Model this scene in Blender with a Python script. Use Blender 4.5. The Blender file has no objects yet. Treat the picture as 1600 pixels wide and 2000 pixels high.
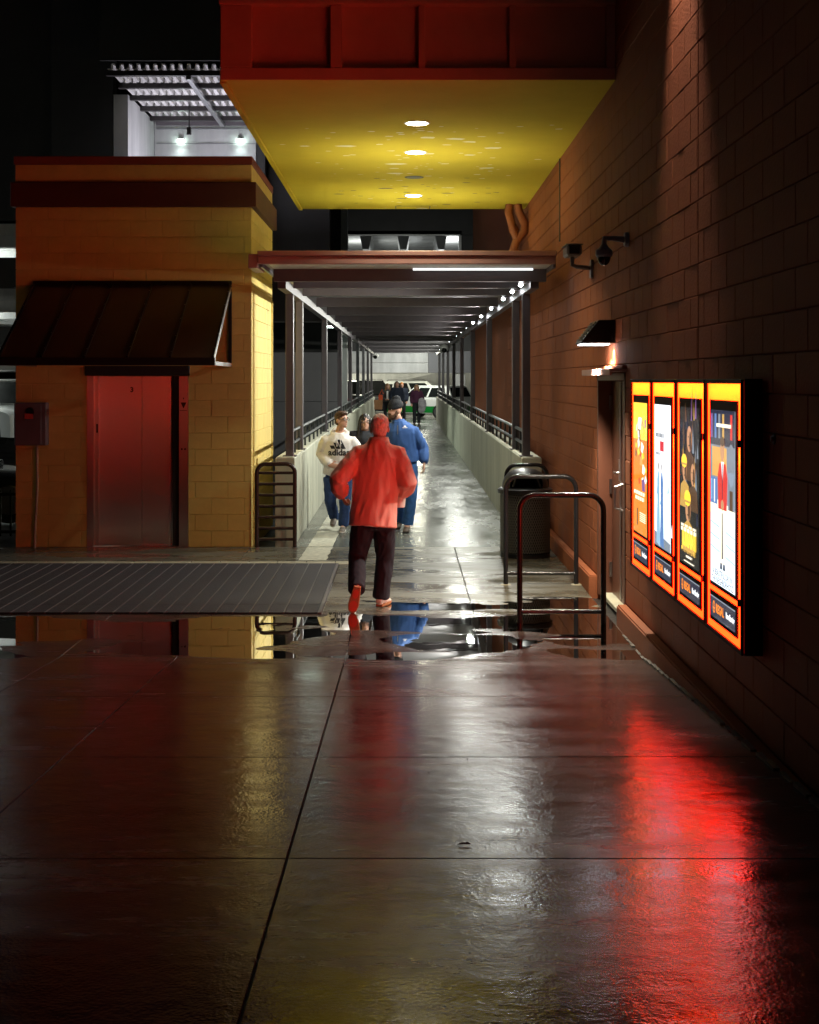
import bpy, bmesh, math, random
from mathutils import Vector, Matrix, noise
from mathutils.bvhtree import BVHTree
random.seed(7)
R = math.radians
sc = bpy.context.scene
C = sc.collection

# ---------------------------------------------------------------- camera
CAMZ, F, VX, VY = 2.08, 2700.0, 790.0, 742.0      # eye height, focal length and vanishing point in 1600x2000 pixels
cam_d = bpy.data.cameras.new('camera')
cam_d.sensor_fit = 'HORIZONTAL'; cam_d.sensor_width = 36.0
cam_d.lens = F / 1600 * 36
cam_d.shift_x = (800 - VX) / 1600; cam_d.shift_y = -(1000 - VY) / 1600
cam_d.clip_start = 0.05; cam_d.clip_end = 1500
cam = bpy.data.objects.new('camera', cam_d); C.objects.link(cam)
cam.location = (0, 0, CAMZ); cam.rotation_euler = (R(90), 0, 0)
sc.camera = cam

# ---------------------------------------------------------------- world: night sky
w = bpy.data.worlds.new('World'); sc.world = w; w.use_nodes = True
nt = w.node_tree; bg = nt.nodes['Background']
sky = nt.nodes.new('ShaderNodeTexSky'); sky.sky_type = 'NISHITA'; sky.sun_disc = False
sky.sun_elevation = R(-6); sky.sun_rotation = R(200)
nt.links.new(sky.outputs[0], bg.inputs[0]); bg.inputs[1].default_value = 0.0008

# ---------------------------------------------------------------- render look
sc.view_settings.view_transform = 'Standard'; sc.view_settings.look = 'None'
sc.view_settings.exposure = 0.22; sc.view_settings.gamma = 1.0
sc.render.engine = 'CYCLES'
cy = sc.cycles
cy.use_denoising = True
try: cy.denoiser = 'OPENIMAGEDENOISE'
except Exception: pass
cy.max_bounces = 7; cy.diffuse_bounces = 3; cy.glossy_bounces = 4; cy.transparent_max_bounces = 8; cy.transmission_bounces = 3
cy.sample_clamp_indirect = 14.0; cy.caustics_reflective = True; cy.caustics_refractive = False
cy.blur_glossy = 0.3

# ---------------------------------------------------------------- large light sources of the place
def lamp(name, kind, loc, power, col, aim=None, size=0.1, spot=60, blend=0.5, size_y=None, parent=None):
    d = bpy.data.lights.new(name, kind); d.energy = power; d.color = col
    if kind == 'SPOT': d.spot_size = R(spot); d.spot_blend = blend; d.shadow_soft_size = size
    elif kind == 'POINT': d.shadow_soft_size = size
    elif kind == 'AREA':
        d.size = size
        if size_y: d.shape = 'RECTANGLE'; d.size_y = size_y
    o = bpy.data.objects.new(name, d); C.objects.link(o); o.location = loc
    if aim is not None:
        o.rotation_euler = (Vector(aim) - Vector(loc)).to_track_quat('-Z', 'Y').to_euler()
    return o
WHITE = (1.0, 0.97, 0.90); COOL = (0.93, 0.97, 1.0); WARM = (1.0, 0.80, 0.52)

# ---------------------------------------------------------------- materials
MATS = {}
def mat(name, col=(.5,.5,.5), rough=.6, metal=0, spec=.5, emit=None, estr=0, noise_scale=0, var=.15, bump=0, bump_scale=60, coat=0, rvar=0, coords='Object', stretch=(1,1,1)):
    m = bpy.data.materials.new(name); m.use_nodes = True
    n = m.node_tree.nodes; l = m.node_tree.links; b = n['Principled BSDF']
    b.inputs['Base Color'].default_value = (*col, 1); b.inputs['Roughness'].default_value = rough
    b.inputs['Metallic'].default_value = metal; b.inputs['Specular IOR Level'].default_value = spec
    b.inputs['Coat Weight'].default_value = coat; b.inputs['Coat Roughness'].default_value = .1
    if emit: b.inputs['Emission Color'].default_value = (*emit, 1); b.inputs['Emission Strength'].default_value = estr
    if noise_scale or bump:
        tc = n.new('ShaderNodeTexCoord'); mp = n.new('ShaderNodeMapping'); l.new(tc.outputs[coords], mp.inputs[0]); mp.inputs['Scale'].default_value = stretch
    if noise_scale:
        t = n.new('ShaderNodeTexNoise'); t.inputs['Scale'].default_value = noise_scale; t.inputs['Detail'].default_value = 6; t.inputs['Roughness'].default_value = .65
        l.new(mp.outputs[0], t.inputs[0])
        r = n.new('ShaderNodeMapRange'); r.inputs[1].default_value = .25; r.inputs[2].default_value = .75; r.inputs[3].default_value = 1-var; r.inputs[4].default_value = 1+var
        l.new(t.outputs[0], r.inputs[0])
        mx = n.new('ShaderNodeMix'); mx.data_type = 'RGBA'; mx.blend_type = 'MULTIPLY'; mx.inputs[0].default_value = 1
        mx.inputs[6].default_value = (*col, 1); l.new(r.outputs[0], mx.inputs[7]); l.new(mx.outputs[2], b.inputs['Base Color'])
        if rvar:
            r2 = n.new('ShaderNodeMapRange'); r2.inputs[1].default_value = .3; r2.inputs[2].default_value = .7; r2.inputs[3].default_value = max(.02, rough-rvar); r2.inputs[4].default_value = min(1, rough+rvar)
            l.new(t.outputs[0], r2.inputs[0]); l.new(r2.outputs[0], b.inputs['Roughness'])
    if bump:
        t2 = n.new('ShaderNodeTexNoise'); t2.inputs['Scale'].default_value = bump_scale; t2.inputs['Detail'].default_value = 4
        l.new(mp.outputs[0], t2.inputs[0])
        bp = n.new('ShaderNodeBump'); bp.inputs['Strength'].default_value = bump; bp.inputs['Distance'].default_value = .01
        l.new(t2.outputs[0], bp.inputs['Height']); l.new(bp.outputs[0], b.inputs['Normal'])
    MATS[name] = m
    return m
def emis(name, col, s):
    m = bpy.data.materials.new(name); m.use_nodes = True
    n = m.node_tree.nodes; l = m.node_tree.links; n.remove(n['Principled BSDF'])
    e = n.new('ShaderNodeEmission'); e.inputs[0].default_value = (*col, 1); e.inputs[1].default_value = s
    l.new(e.outputs[0], n['Material Output'].inputs[0]); MATS[name] = m
    return m
def node(m, t): return m.node_tree.nodes.new(t)

def wet_concrete(name, col, r_lo, r_hi, bump=.25, stretch=(1,1,1), dry=.0, var=.25):
    """wet concrete: world-space mottling, patches of smoother water film, fine grain"""
    m = mat(name, col, .3); n = m.node_tree.nodes; l = m.node_tree.links; b = n['Principled BSDF']
    b.inputs['IOR'].default_value = 1.45
    g = n.new('ShaderNodeNewGeometry'); mp = n.new('ShaderNodeMapping'); l.new(g.outputs['Position'], mp.inputs[0]); mp.inputs['Scale'].default_value = stretch
    def nz(s, d=5, ro=.6):
        t = n.new('ShaderNodeTexNoise'); t.inputs['Scale'].default_value = s; t.inputs['Detail'].default_value = d; t.inputs['Roughness'].default_value = ro
        l.new(mp.outputs[0], t.inputs[0]); return t.outputs[0]
    def mr(s, a, bb, c, d):
        r = n.new('ShaderNodeMapRange'); r.inputs[1].default_value=a; r.inputs[2].default_value=bb; r.inputs[3].default_value=c; r.inputs[4].default_value=d
        l.new(s, r.inputs[0]); return r.outputs[0]
    big = nz(1.1, 7, .68); mid = nz(9, 7, .75); 
    def nzp(sc_,d):
        t = n.new('ShaderNodeTexNoise'); t.inputs['Scale'].default_value = sc_; t.inputs['Detail'].default_value = d; l.new(g.outputs['Position'], t.inputs[0]); return t.outputs[0]
    fine = nzp(75, 1.5); midb = nzp(9, 3)
    wetm = mr(big, .38, .62, 0, 1)
    rg = mr(big, .38, .62, r_hi, r_lo)
    ad = n.new('ShaderNodeMath'); ad.operation = 'MULTIPLY'; l.new(rg, ad.inputs[0]); l.new(mr(mid, .3, .7, .82, 1.2), ad.inputs[1]); l.new(ad.outputs[0], b.inputs['Roughness'])
    cm = n.new('ShaderNodeMath'); cm.operation = 'MULTIPLY'; l.new(mr(mid, .25, .75, 1-var, 1+var), cm.inputs[0]); l.new(mr(big, .35, .65, 1.15, .85), cm.inputs[1])
    mx = n.new('ShaderNodeMix'); mx.data_type='RGBA'; mx.blend_type='MULTIPLY'; mx.inputs[0].default_value=1; mx.inputs[6].default_value=(*col,1)
    l.new(cm.outputs[0], mx.inputs[7]); l.new(mx.outputs[2], b.inputs['Base Color'])
    b1 = n.new('ShaderNodeBump'); b1.inputs['Strength'].default_value = bump*.55; b1.inputs['Distance'].default_value = .006; l.new(fine, b1.inputs['Height'])
    b2 = n.new('ShaderNodeBump'); b2.inputs['Strength'].default_value = bump*.5; b2.inputs['Distance'].default_value = .02; l.new(midb, b2.inputs['Height']); l.new(b1.outputs[0], b2.inputs['Normal'])
    l.new(b2.outputs[0], b.inputs['Normal'])
    return m

M_slab  = wet_concrete('wet_slab', (.055,.042,.037), .13, .28, .26, (.35,1.5,1))
M_slab2 = wet_concrete('damp_slab', (.10,.092,.07), .09, .5, .3, (.6,1.6,1))
M_walk  = wet_concrete('walk_concrete', (.11,.115,.10), .13, .32, .25, (1,.35,1))
M_asph  = wet_concrete('asphalt', (.03,.03,.03), .3, .5, .5)
M_conc  = mat('parapet_concrete', (.42,.42,.33), .75, noise_scale=2.5, var=.28, bump=.25, bump_scale=25, stretch=(1,1,.25))
M_gconc = mat('garage_concrete', (.45,.45,.44), .8, noise_scale=1.2, var=.35, bump=.2, bump_scale=8, stretch=(1,1,.3))
M_grey  = mat('grey_panel', (.16,.16,.17), .7, noise_scale=.8, var=.12)
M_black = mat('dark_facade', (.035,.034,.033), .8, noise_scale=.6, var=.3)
M_cream = mat('cream_block_paint', (.74,.56,.18), .7, spec=.2, noise_scale=5, var=.1, bump=.25, bump_scale=40, coords='Object')
M_mort  = mat('cream_joint', (.70,.53,.17), .6, noise_scale=6, var=.1)
M_maroon= mat('maroon_band', (.10,.03,.022), .6, noise_scale=4, var=.15)
M_redcap= mat('red_cap', (.28,.07,.045), .55, noise_scale=4, var=.12)
M_brown = mat('brown_block_paint', (.32,.108,.048), .72, spec=.12, noise_scale=5, var=.16, bump=.35, bump_scale=45, rvar=.08)
M_brownj= mat('brown_joint', (.26,.085,.04), .8, spec=.1)
M_soff  = mat('soffit_paint', (.62,.51,.06), .9, spec=.08, noise_scale=1.6, var=.07, bump=.12, bump_scale=30)
M_fasc  = mat('red_fascia', (.62,.30,.21), .7, spec=.2, noise_scale=3, var=.1, bump=.1, bump_scale=50)
M_bronze= mat('bronze_steel', (.12,.105,.115), .45, metal=.0, spec=.6, noise_scale=6, var=.15)
M_deck  = mat('canopy_deck', (.62,.60,.58), .5, noise_scale=3, var=.08)
M_deckin= mat('canopy_underside', (.45,.43,.45), .5, noise_scale=3, var=.1)
M_gutter= mat('gutter_red', (.50,.30,.28), .45, noise_scale=4, var=.1)
M_rail  = mat('rail_steel', (.06,.07,.075), .3, metal=.4)
M_blkst = mat('black_steel', (.012,.012,.014), .16, spec=.6, bump=.25, bump_scale=90)
M_brnst = mat('brown_steel', (.045,.025,.022), .25, spec=.6)
M_steel = mat('brushed_steel', (.78,.72,.70), .13, metal=1, noise_scale=30, var=.06, stretch=(1,1,30))
def brushed():
  for nm in('brushed_steel','steel_frame'):
    m=MATS[nm]; n=m.node_tree.nodes; b=n['Principled BSDF']; b.inputs['Roughness'].default_value=.35; b.inputs['Anisotropic'].default_value=1.0
    t=n.new('ShaderNodeTangent'); t.direction_type='RADIAL'; t.axis='Z'; m.node_tree.links.new(t.outputs[0],b.inputs['Tangent'])
M_steelf= mat('steel_frame', (.55,.5,.48), .28, metal=1)
brushed()
M_dsteel= mat('dark_trim', (.03,.025,.025), .4)
M_mat   = mat('mat_strip', (.035,.030,.036), .6, spec=.3, noise_scale=60, var=.6, bump=1.0, bump_scale=170)
def weave(m):
    n=m.node_tree.nodes; l=m.node_tree.links; b=n['Principled BSDF']; tc=n.new('ShaderNodeTexCoord'); w_=n.new('ShaderNodeTexWave'); w_.wave_type='BANDS'; w_.bands_direction='Y'; w_.inputs['Scale'].default_value=16; w_.inputs['Distortion'].default_value=3; w_.inputs['Detail'].default_value=2; w_.inputs['Detail Scale'].default_value=8
    l.new(tc.outputs['Object'],w_.inputs[0]); mx=n.new('ShaderNodeMix'); mx.data_type='RGBA'; mx.inputs[6].default_value=(.006,.005,.007,1); mx.inputs[7].default_value=(.055,.048,.06,1); l.new(w_.outputs[0],mx.inputs[0]); l.new(mx.outputs[2],b.inputs['Base Color'])
    bp=n.new('ShaderNodeBump'); bp.inputs['Strength'].default_value=.8; bp.inputs['Distance'].default_value=.008; l.new(w_.outputs[0],bp.inputs['Height']); l.new(bp.outputs[0],b.inputs['Normal'])
weave(M_mat)
M_matln = mat('mat_rib', (.13,.12,.13), .4, metal=.2)
M_awn   = mat('awning_metal', (.075,.045,.035), .38, noise_scale=3, var=.25, rvar=.08, bump=.1, bump_scale=60)
M_awnfr = mat('awning_frame', (.02,.018,.018), .35, metal=.2)
M_silver= mat('silver_trim', (.5,.5,.52), .3, metal=1)
M_plast = mat('black_plastic', (.012,.012,.013), .35)
M_meshm = mat('expanded_metal', (.22,.22,.20), .4, metal=.5)
M_boxg  = mat('box_grey_paint', (.17,.14,.17), .5, noise_scale=5, var=.1)
M_label = mat('red_label', (.7,.12,.10), .5)
M_cond  = mat('conduit', (.42,.33,.24), .5)
M_doorb = mat('door_brown', (.13,.05,.03), .38, noise_scale=4, var=.12)
M_pipe  = mat('pipe_orange', (.36,.12,.05), .45, noise_scale=6, var=.2)
M_camw  = mat('camera_grey', (.10,.09,.09), .4)
M_caml  = mat('camera_blue_grey', (.16,.19,.27), .4)
M_lens  = mat('lens_glass', (.005,.005,.006), .05)
M_white = mat('white_paint', (.75,.75,.72), .5, noise_scale=3, var=.06)
M_wood  = mat('tile_border', (.34,.31,.22), .5, noise_scale=9, var=.2)
M_dirt  = mat('debris', (.10,.09,.075), .7, noise_scale=20, var=.5, bump=.5)
E_down  = emis('downlight_lens', (1.0,.93,.74), 22)
E_led   = emis('led_lens', (.92,.98,1.0), 60)
E_gar   = emis('garage_lens', (.75,1.0,.88), 26)
E_pack  = emis('wallpack_lens', (.95,.96,1.0), 12)
def water_mat():
    m = bpy.data.materials.new('puddle_water'); m.use_nodes = True
    n = m.node_tree.nodes; l = m.node_tree.links; n.remove(n['Principled BSDF'])
    tr = n.new('ShaderNodeBsdfTransparent'); tr.inputs[0].default_value = (.62,.58,.54,1)
    gl = n.new('ShaderNodeBsdfGlossy'); gl.inputs['Roughness'].default_value = .015
    fr = n.new('ShaderNodeFresnel'); fr.inputs[0].default_value = 1.33
    mx = n.new('ShaderNodeMixShader'); l.new(fr.outputs[0], mx.inputs[0]); l.new(tr.outputs[0], mx.inputs[1]); l.new(gl.outputs[0], mx.inputs[2])
    g = n.new('ShaderNodeNewGeometry'); t = n.new('ShaderNodeTexNoise'); t.inputs['Scale'].default_value = 5; l.new(g.outputs['Position'], t.inputs[0])
    bp = n.new('ShaderNodeBump'); bp.inputs['Strength'].default_value = .035; bp.inputs['Distance'].default_value = .01; l.new(t.outputs[0], bp.inputs['Height'])
    l.new(bp.outputs[0], gl.inputs['Normal']); l.new(mx.outputs[0], n['Material Output'].inputs[0])
    return m
M_water = water_mat()
def car_paint(name, col): return mat(name, col, .25, coat=.8)
M_glass = mat('car_glass', (.01,.012,.012), .06)
M_tyre = mat('tyre', (.012,.012,.012), .8); M_rim = mat('rim', (.4,.4,.42), .3, metal=.9)
M_tail = mat('tail_lamp', (.35,.01,.01), .2)

# ---------------------------------------------------------------- mesh helpers
class MB:
    def __init__(s): s.v=[]; s.f=[]; s.mi=[]; s.m=0
    def add(s, vs, fs):
        o=len(s.v); s.v += [tuple(v) for v in vs]; s.f += [tuple(i+o for i in f) for f in fs]; s.mi += [s.m]*len(fs); return s
    def box(s, x0,x1,y0,y1,z0,z1):
        return s.add([(x0,y0,z0),(x1,y0,z0),(x1,y1,z0),(x0,y1,z0),(x0,y0,z1),(x1,y0,z1),(x1,y1,z1),(x0,y1,z1)],
            [(0,3,2,1),(4,5,6,7),(0,1,5,4),(1,2,6,5),(2,3,7,6),(3,0,4,7)])
    def quad(s, a,b,c,d): return s.add([a,b,c,d],[(0,1,2,3)])
    def poly(s, pts): return s.add(pts,[tuple(range(len(pts)))])
    def prism(s, poly, axis, a, b):
        def mk(p, t):
            return (t,p[0],p[1]) if axis=='x' else (p[0],t,p[1]) if axis=='y' else (p[0],p[1],t)
        n=len(poly); vs=[mk(p,a) for p in poly]+[mk(p,b) for p in poly]
        return s.add(vs,[tuple(range(n)),tuple(range(2*n-1,n-1,-1))]+[(i,(i+1)%n,n+(i+1)%n,n+i) for i in range(n)])
    def loft(s, pts, hint=(1,0,0), n=14, cap=True, rnd=0):
        """pts: (centre, rx, ry) rings along a path, rx along hint"""
        P=[(Vector(p[0]),p[1],p[2]) for p in pts]
        if rnd:
            c,a,b=P[0]; t=(P[0][0]-P[1][0]).normalized(); P.insert(0,(c+t*max(a,b)*rnd*.75,a*.6,b*.6))
            c,a,b=P[-1]; t=(P[-1][0]-P[-2][0]).normalized(); P.append((c+t*max(a,b)*rnd*.75,a*.6,b*.6))
        vs=[]; k=len(P)
        for i,(c,a,b) in enumerate(P):
            t=(P[min(i+1,k-1)][0]-P[max(i-1,0)][0]).normalized()
            h=Vector(hint); u=h-t*h.dot(t)
            if u.length<1e-3: h=Vector((0,1,.1)); u=h-t*h.dot(t)
            u.normalize(); v=t.cross(u)
            for j in range(n):
                an=2*math.pi*j/n; vs.append(c+u*a*math.cos(an)+v*b*math.sin(an))
        fs=[(i*n+j,i*n+(j+1)%n,(i+1)*n+(j+1)%n,(i+1)*n+j) for i in range(k-1) for j in range(n)]
        if cap: fs+= [tuple(range(n-1,-1,-1)), tuple((k-1)*n+j for j in range(n))]
        return s.add(vs,fs)
    def tube(s, path, r, n=10, hint=(1,0,0.01)):
        return s.loft([(p,r,r) for p in path],hint,n)
    def ball(s, c, rx,ry,rz, n=16, m=10, mat3=None):
        vs=[];c=Vector(c)
        for i in range(1,m):
            th=math.pi*i/m
            for j in range(n):
                ph=2*math.pi*j/n
                p=Vector((rx*math.sin(th)*math.cos(ph),ry*math.sin(th)*math.sin(ph),rz*math.cos(th)))
                vs.append(c+(mat3@p if mat3 else p))
        top=len(vs); vs.append(c+(mat3@Vector((0,0,rz)) if mat3 else Vector((0,0,rz)))); vs.append(c+(mat3@Vector((0,0,-rz)) if mat3 else Vector((0,0,-rz))))
        fs=[(i*n+j,(i+1)*n+j,(i+1)*n+(j+1)%n,i*n+(j+1)%n) for i in range(m-2) for j in range(n)]
        fs+=[(top,j,(j+1)%n) for j in range(n)]+[(top+1,(m-2)*n+(j+1)%n,(m-2)*n+j) for j in range(n)]
        return s.add(vs,fs)
    def lathe(s, c, prof, n=24):
        c=Vector(c); vs=[c+Vector((r*math.cos(2*math.pi*j/n),r*math.sin(2*math.pi*j/n),z)) for r,z in prof for j in range(n)]
        k=len(prof)
        fs=[(i*n+j,i*n+(j+1)%n,(i+1)*n+(j+1)%n,(i+1)*n+j) for i in range(k-1) for j in range(n)]
        fs+=[tuple(range(n-1,-1,-1)),tuple((k-1)*n+j for j in range(n))]
        return s.add(vs,fs)
    def mesh(s, name, mats, smooth=False, bevel=0, seg=1):
        me=bpy.data.meshes.new(name); me.from_pydata(s.v,[],s.f)
        if not isinstance(mats,(list,tuple)): mats=[mats]
        for m in mats: me.materials.append(m)
        if any(s.mi): me.polygons.foreach_set('material_index',s.mi)
        bm=bmesh.new(); bm.from_mesh(me)
        bmesh.ops.recalc_face_normals(bm,faces=bm.faces)
        if bevel: bmesh.ops.bevel(bm,geom=bm.edges[:],offset=bevel,segments=seg,affect='EDGES',clamp_overlap=True)
        bm.to_mesh(me); bm.free()
        if smooth:
            me.polygons.foreach_set('use_smooth',[True]*len(me.polygons))
            if smooth!='full': me.set_sharp_from_angle(angle=R(40))
        me.update(); return me
    def build(s, name, mats, parent=None, smooth=False, bevel=0, seg=1, **kw):
        o=bpy.data.objects.new(name,s.mesh(name,mats,smooth,bevel,seg)); C.objects.link(o)
        if parent: o.parent=parent
        return tag(o,**kw)
def tag(o,label=None,cat=None,group=None,kind=None):
    if label: o['label']=label
    if cat: o['category']=cat
    if group: o['group']=group
    if kind: o['kind']=kind
    return o
def empty(name, loc=(0,0,0), rz=0, **kw):
    o=bpy.data.objects.new(name,None); C.objects.link(o); o.location=loc; o.rotation_euler=(0,0,rz); o.empty_display_size=.2
    return tag(o,**kw)
def inst(me, name, loc, parent=None, rz=0):
    o=bpy.data.objects.new(name,me); C.objects.link(o); o.location=loc; o.rotation_euler=(0,0,rz)
    if parent: o.parent=parent
    return o
def arc_u(x0,x1,z0,z1,y,r,n=7):
    """inverted U path in the xz plane at depth y"""
    p=[(x0,y,z0)]
    for i in range(n+1):
        a=math.pi-math.pi/2*i/n; p.append((x0+r+r*math.cos(a),y,z1-r+r*math.sin(a)))
    for i in range(n+1):
        a=math.pi/2-math.pi/2*i/n; p.append((x1-r+r*math.cos(a),y,z1-r+r*math.sin(a)))
    p.append((x1,y,z0)); return p
def text_mesh(s, size, bold=0.0, align='CENTER', sx=1.0):
    cu=bpy.data.curves.new('t','FONT'); cu.body=s; cu.size=size; cu.align_x=align; cu.offset=bold; cu.resolution_u=2
    o=bpy.data.objects.new('t',cu); C.objects.link(o)
    dg=bpy.context.evaluated_depsgraph_get(); me=bpy.data.meshes.new_from_object(o.evaluated_get(dg))
    vs=[(v.co.x*sx,v.co.y) for v in me.vertices]; fs=[tuple(p.vertices) for p in me.polygons]
    bpy.data.objects.remove(o); bpy.data.curves.remove(cu); bpy.data.meshes.remove(me)
    return vs,fs
def add_text(mb, s, size, fn, bold=0.0, align='CENTER', sx=1.0):
    vs,fs=text_mesh(s,size,bold,align,sx); mb.add([fn(x,y) for x,y in vs],fs)
def px(x,y,d):
    return Vector(((x-VX)/F*d, d, CAMZ-(y-VY)/F*d))

# ---------------------------------------------------------------- ground
def gz(x,y):
    t=10.38-y
    s=.055*(.5*(t+math.sqrt(t*t+.02)))                      # falls towards the low spot in front of the mat
    dip=0
    if 9.9<y<14.5:
        a=min(1,max(0,(y-9.9)/.5))*min(1,max(0,((12.35 if x<-.7 else 13.9)-y)/(.35 if x<-.7 else 1.7)))
        dip=-.0085*a
        dip+= (noise.noise(Vector((x*1.0,y*1.9,5.1)))*.011+noise.noise(Vector((x*3.2,y*7,1.3)))*.0034)*min(1,a*1.5)
    return s+dip+noise.noise(Vector((x*.35,y*.35,9)))*.004*min(1,max(0,(9.5-y)))
def sheet(name, x0,x1,y0,y1,step,fn,mats,parent=None,edge=.004,**kw):
    nx=max(2,int((x1-x0)/step)); ny=max(2,int((y1-y0)/step))
    xs=[x0,x0+edge]+[x0+(x1-x0)*i/nx for i in range(1,nx)]+[x1-edge,x1]
    ys=[y0,y0+edge]+[y0+(y1-y0)*i/ny for i in range(1,ny)]+[y1-edge,y1]
    mb=MB(); nX=len(xs); vs=[]
    for j,y in enumerate(ys):
        for i,x in enumerate(xs):
            d=-.012 if (i in(0,nX-1) or j in(0,len(ys)-1)) and edge>0 else 0
            vs.append((x,y,fn(x,y)+d))
    mb.add(vs,[(j*nX+i,j*nX+i+1,(j+1)*nX+i+1,(j+1)*nX+i) for j in range(len(ys)-1) for i in range(nX-1)])
    return mb.build(name,mats,parent,smooth=True,**kw)
# far base sheet, a little below everything that lies on it
mb=MB(); ys=[-120,-8,-4,0,2,4,6,8,10,10.5,17,40,64,220]; n=len(ys)
def base_z(y): return .055*(10.38-max(y,-6))-.05 if y<10.38 else -.05
mb.add([(x,y,base_z(y)) for y in ys for x in(-150,150)],[(2*i,2*i+1,2*i+3,2*i+2) for i in range(n-1)])
mb.build('ground',M_asph,kind='structure')
pave=MB()
yy=[1.0+.4*i for i in range(41)]
pave.add([(x,y,gz(x,y)-.02) for y in yy for x in(-9.9,-5,-1,1.8)],[(4*j+i,4*j+i+1,4*j+i+5,4*j+i+4) for j in range(len(yy)-1) for i in range(3)])
pavement=pave.build('pavement',M_dirt,kind='structure')
XJ=[-9.9,-7.6,-5.9,-4.3,-2.59,-1.71,-.44,1.80]; YJ=[-.07,1.68,3.43,5.18,6.93,8.67,10.42,12.28]
g=.002
for j in range(len(YJ)-1):
    for i in range(len(XJ)-1):
        st=.055 if YJ[j]>8 else .12
        sheet('slab',XJ[i]+g,XJ[i+1]-g,YJ[j]+g,YJ[j+1]-g,st,gz,M_slab,pavement)
# landing slabs round the mat and up to the walkway
for (a,b,c,d) in [(-.735,-.44,12.28,15.58),(-.44,.62,12.28,14.2),(.62,1.8,12.28,14.2),(-.44,.62,14.2,17.2),(.62,1.8,14.2,17.2)]:
    sheet('slab',a+g,b-g,c+g,d-g,.05,gz,M_slab2,pavement)
for (a,b) in [(-9.9,-5.9),(-5.9,-4.3),(-4.3,-1.9),(-1.9,-.44)]:
    sheet('slab',a+g,b-g,15.86+g,17.2-g,.12,lambda x,y:0.,M_slab2,pavement)
for i in range(24):                                                  # row of small pavers behind the mat
    x=-.46-i*.33
    sheet('paver',x-.33+g,x-g,15.60+g,15.86-g,.12,lambda x,y:0.,M_wood,pavement)
sheet('walkway_floor',-1.38,1.48,17.2,64.8,.5,lambda x,y:max(0,.004*(y-17.4)),M_walk,edge=.004,kind='structure')
M_lightstrip=mat('painted_light_strip',(.46,.45,.36),.55,noise_scale=14,var=.45,bump=.3,bump_scale=60)  # strip of light on the floor, painted as a thin pale sheet
def light_strip(y0,y1,fz,par,name='floor_light_strip'):
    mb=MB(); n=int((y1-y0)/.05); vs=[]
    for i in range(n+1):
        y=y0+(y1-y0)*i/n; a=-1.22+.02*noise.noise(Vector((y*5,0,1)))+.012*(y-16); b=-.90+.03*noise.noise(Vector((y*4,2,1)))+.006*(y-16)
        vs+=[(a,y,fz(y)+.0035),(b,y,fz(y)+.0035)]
    mb.add(vs,[(2*i,2*i+1,2*i+3,2*i+2) for i in range(n)]); mb.build(name,M_lightstrip,par)
light_strip(15.9,17.18,lambda y:0,pavement); light_strip(17.22,21.6,lambda y:max(0,.004*(y-17.4)),bpy.data.objects['walkway_floor'])
MB().box(-30,30,64.8,110,-.04,.185).build('garage_floor',M_walk,kind='structure')
# water lying in the low spot
mb=MB(); x0,x1,y0,y1=-9.0,1.795,9.9,14.2
mb.add([(x0,y0,-.0055),(x1,y0,-.0055),(x1,y1,-.0055),(x0,y1,-.0055)],[(0,1,2,3)])
mb.build('puddle',M_water,kind='structure')

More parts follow.
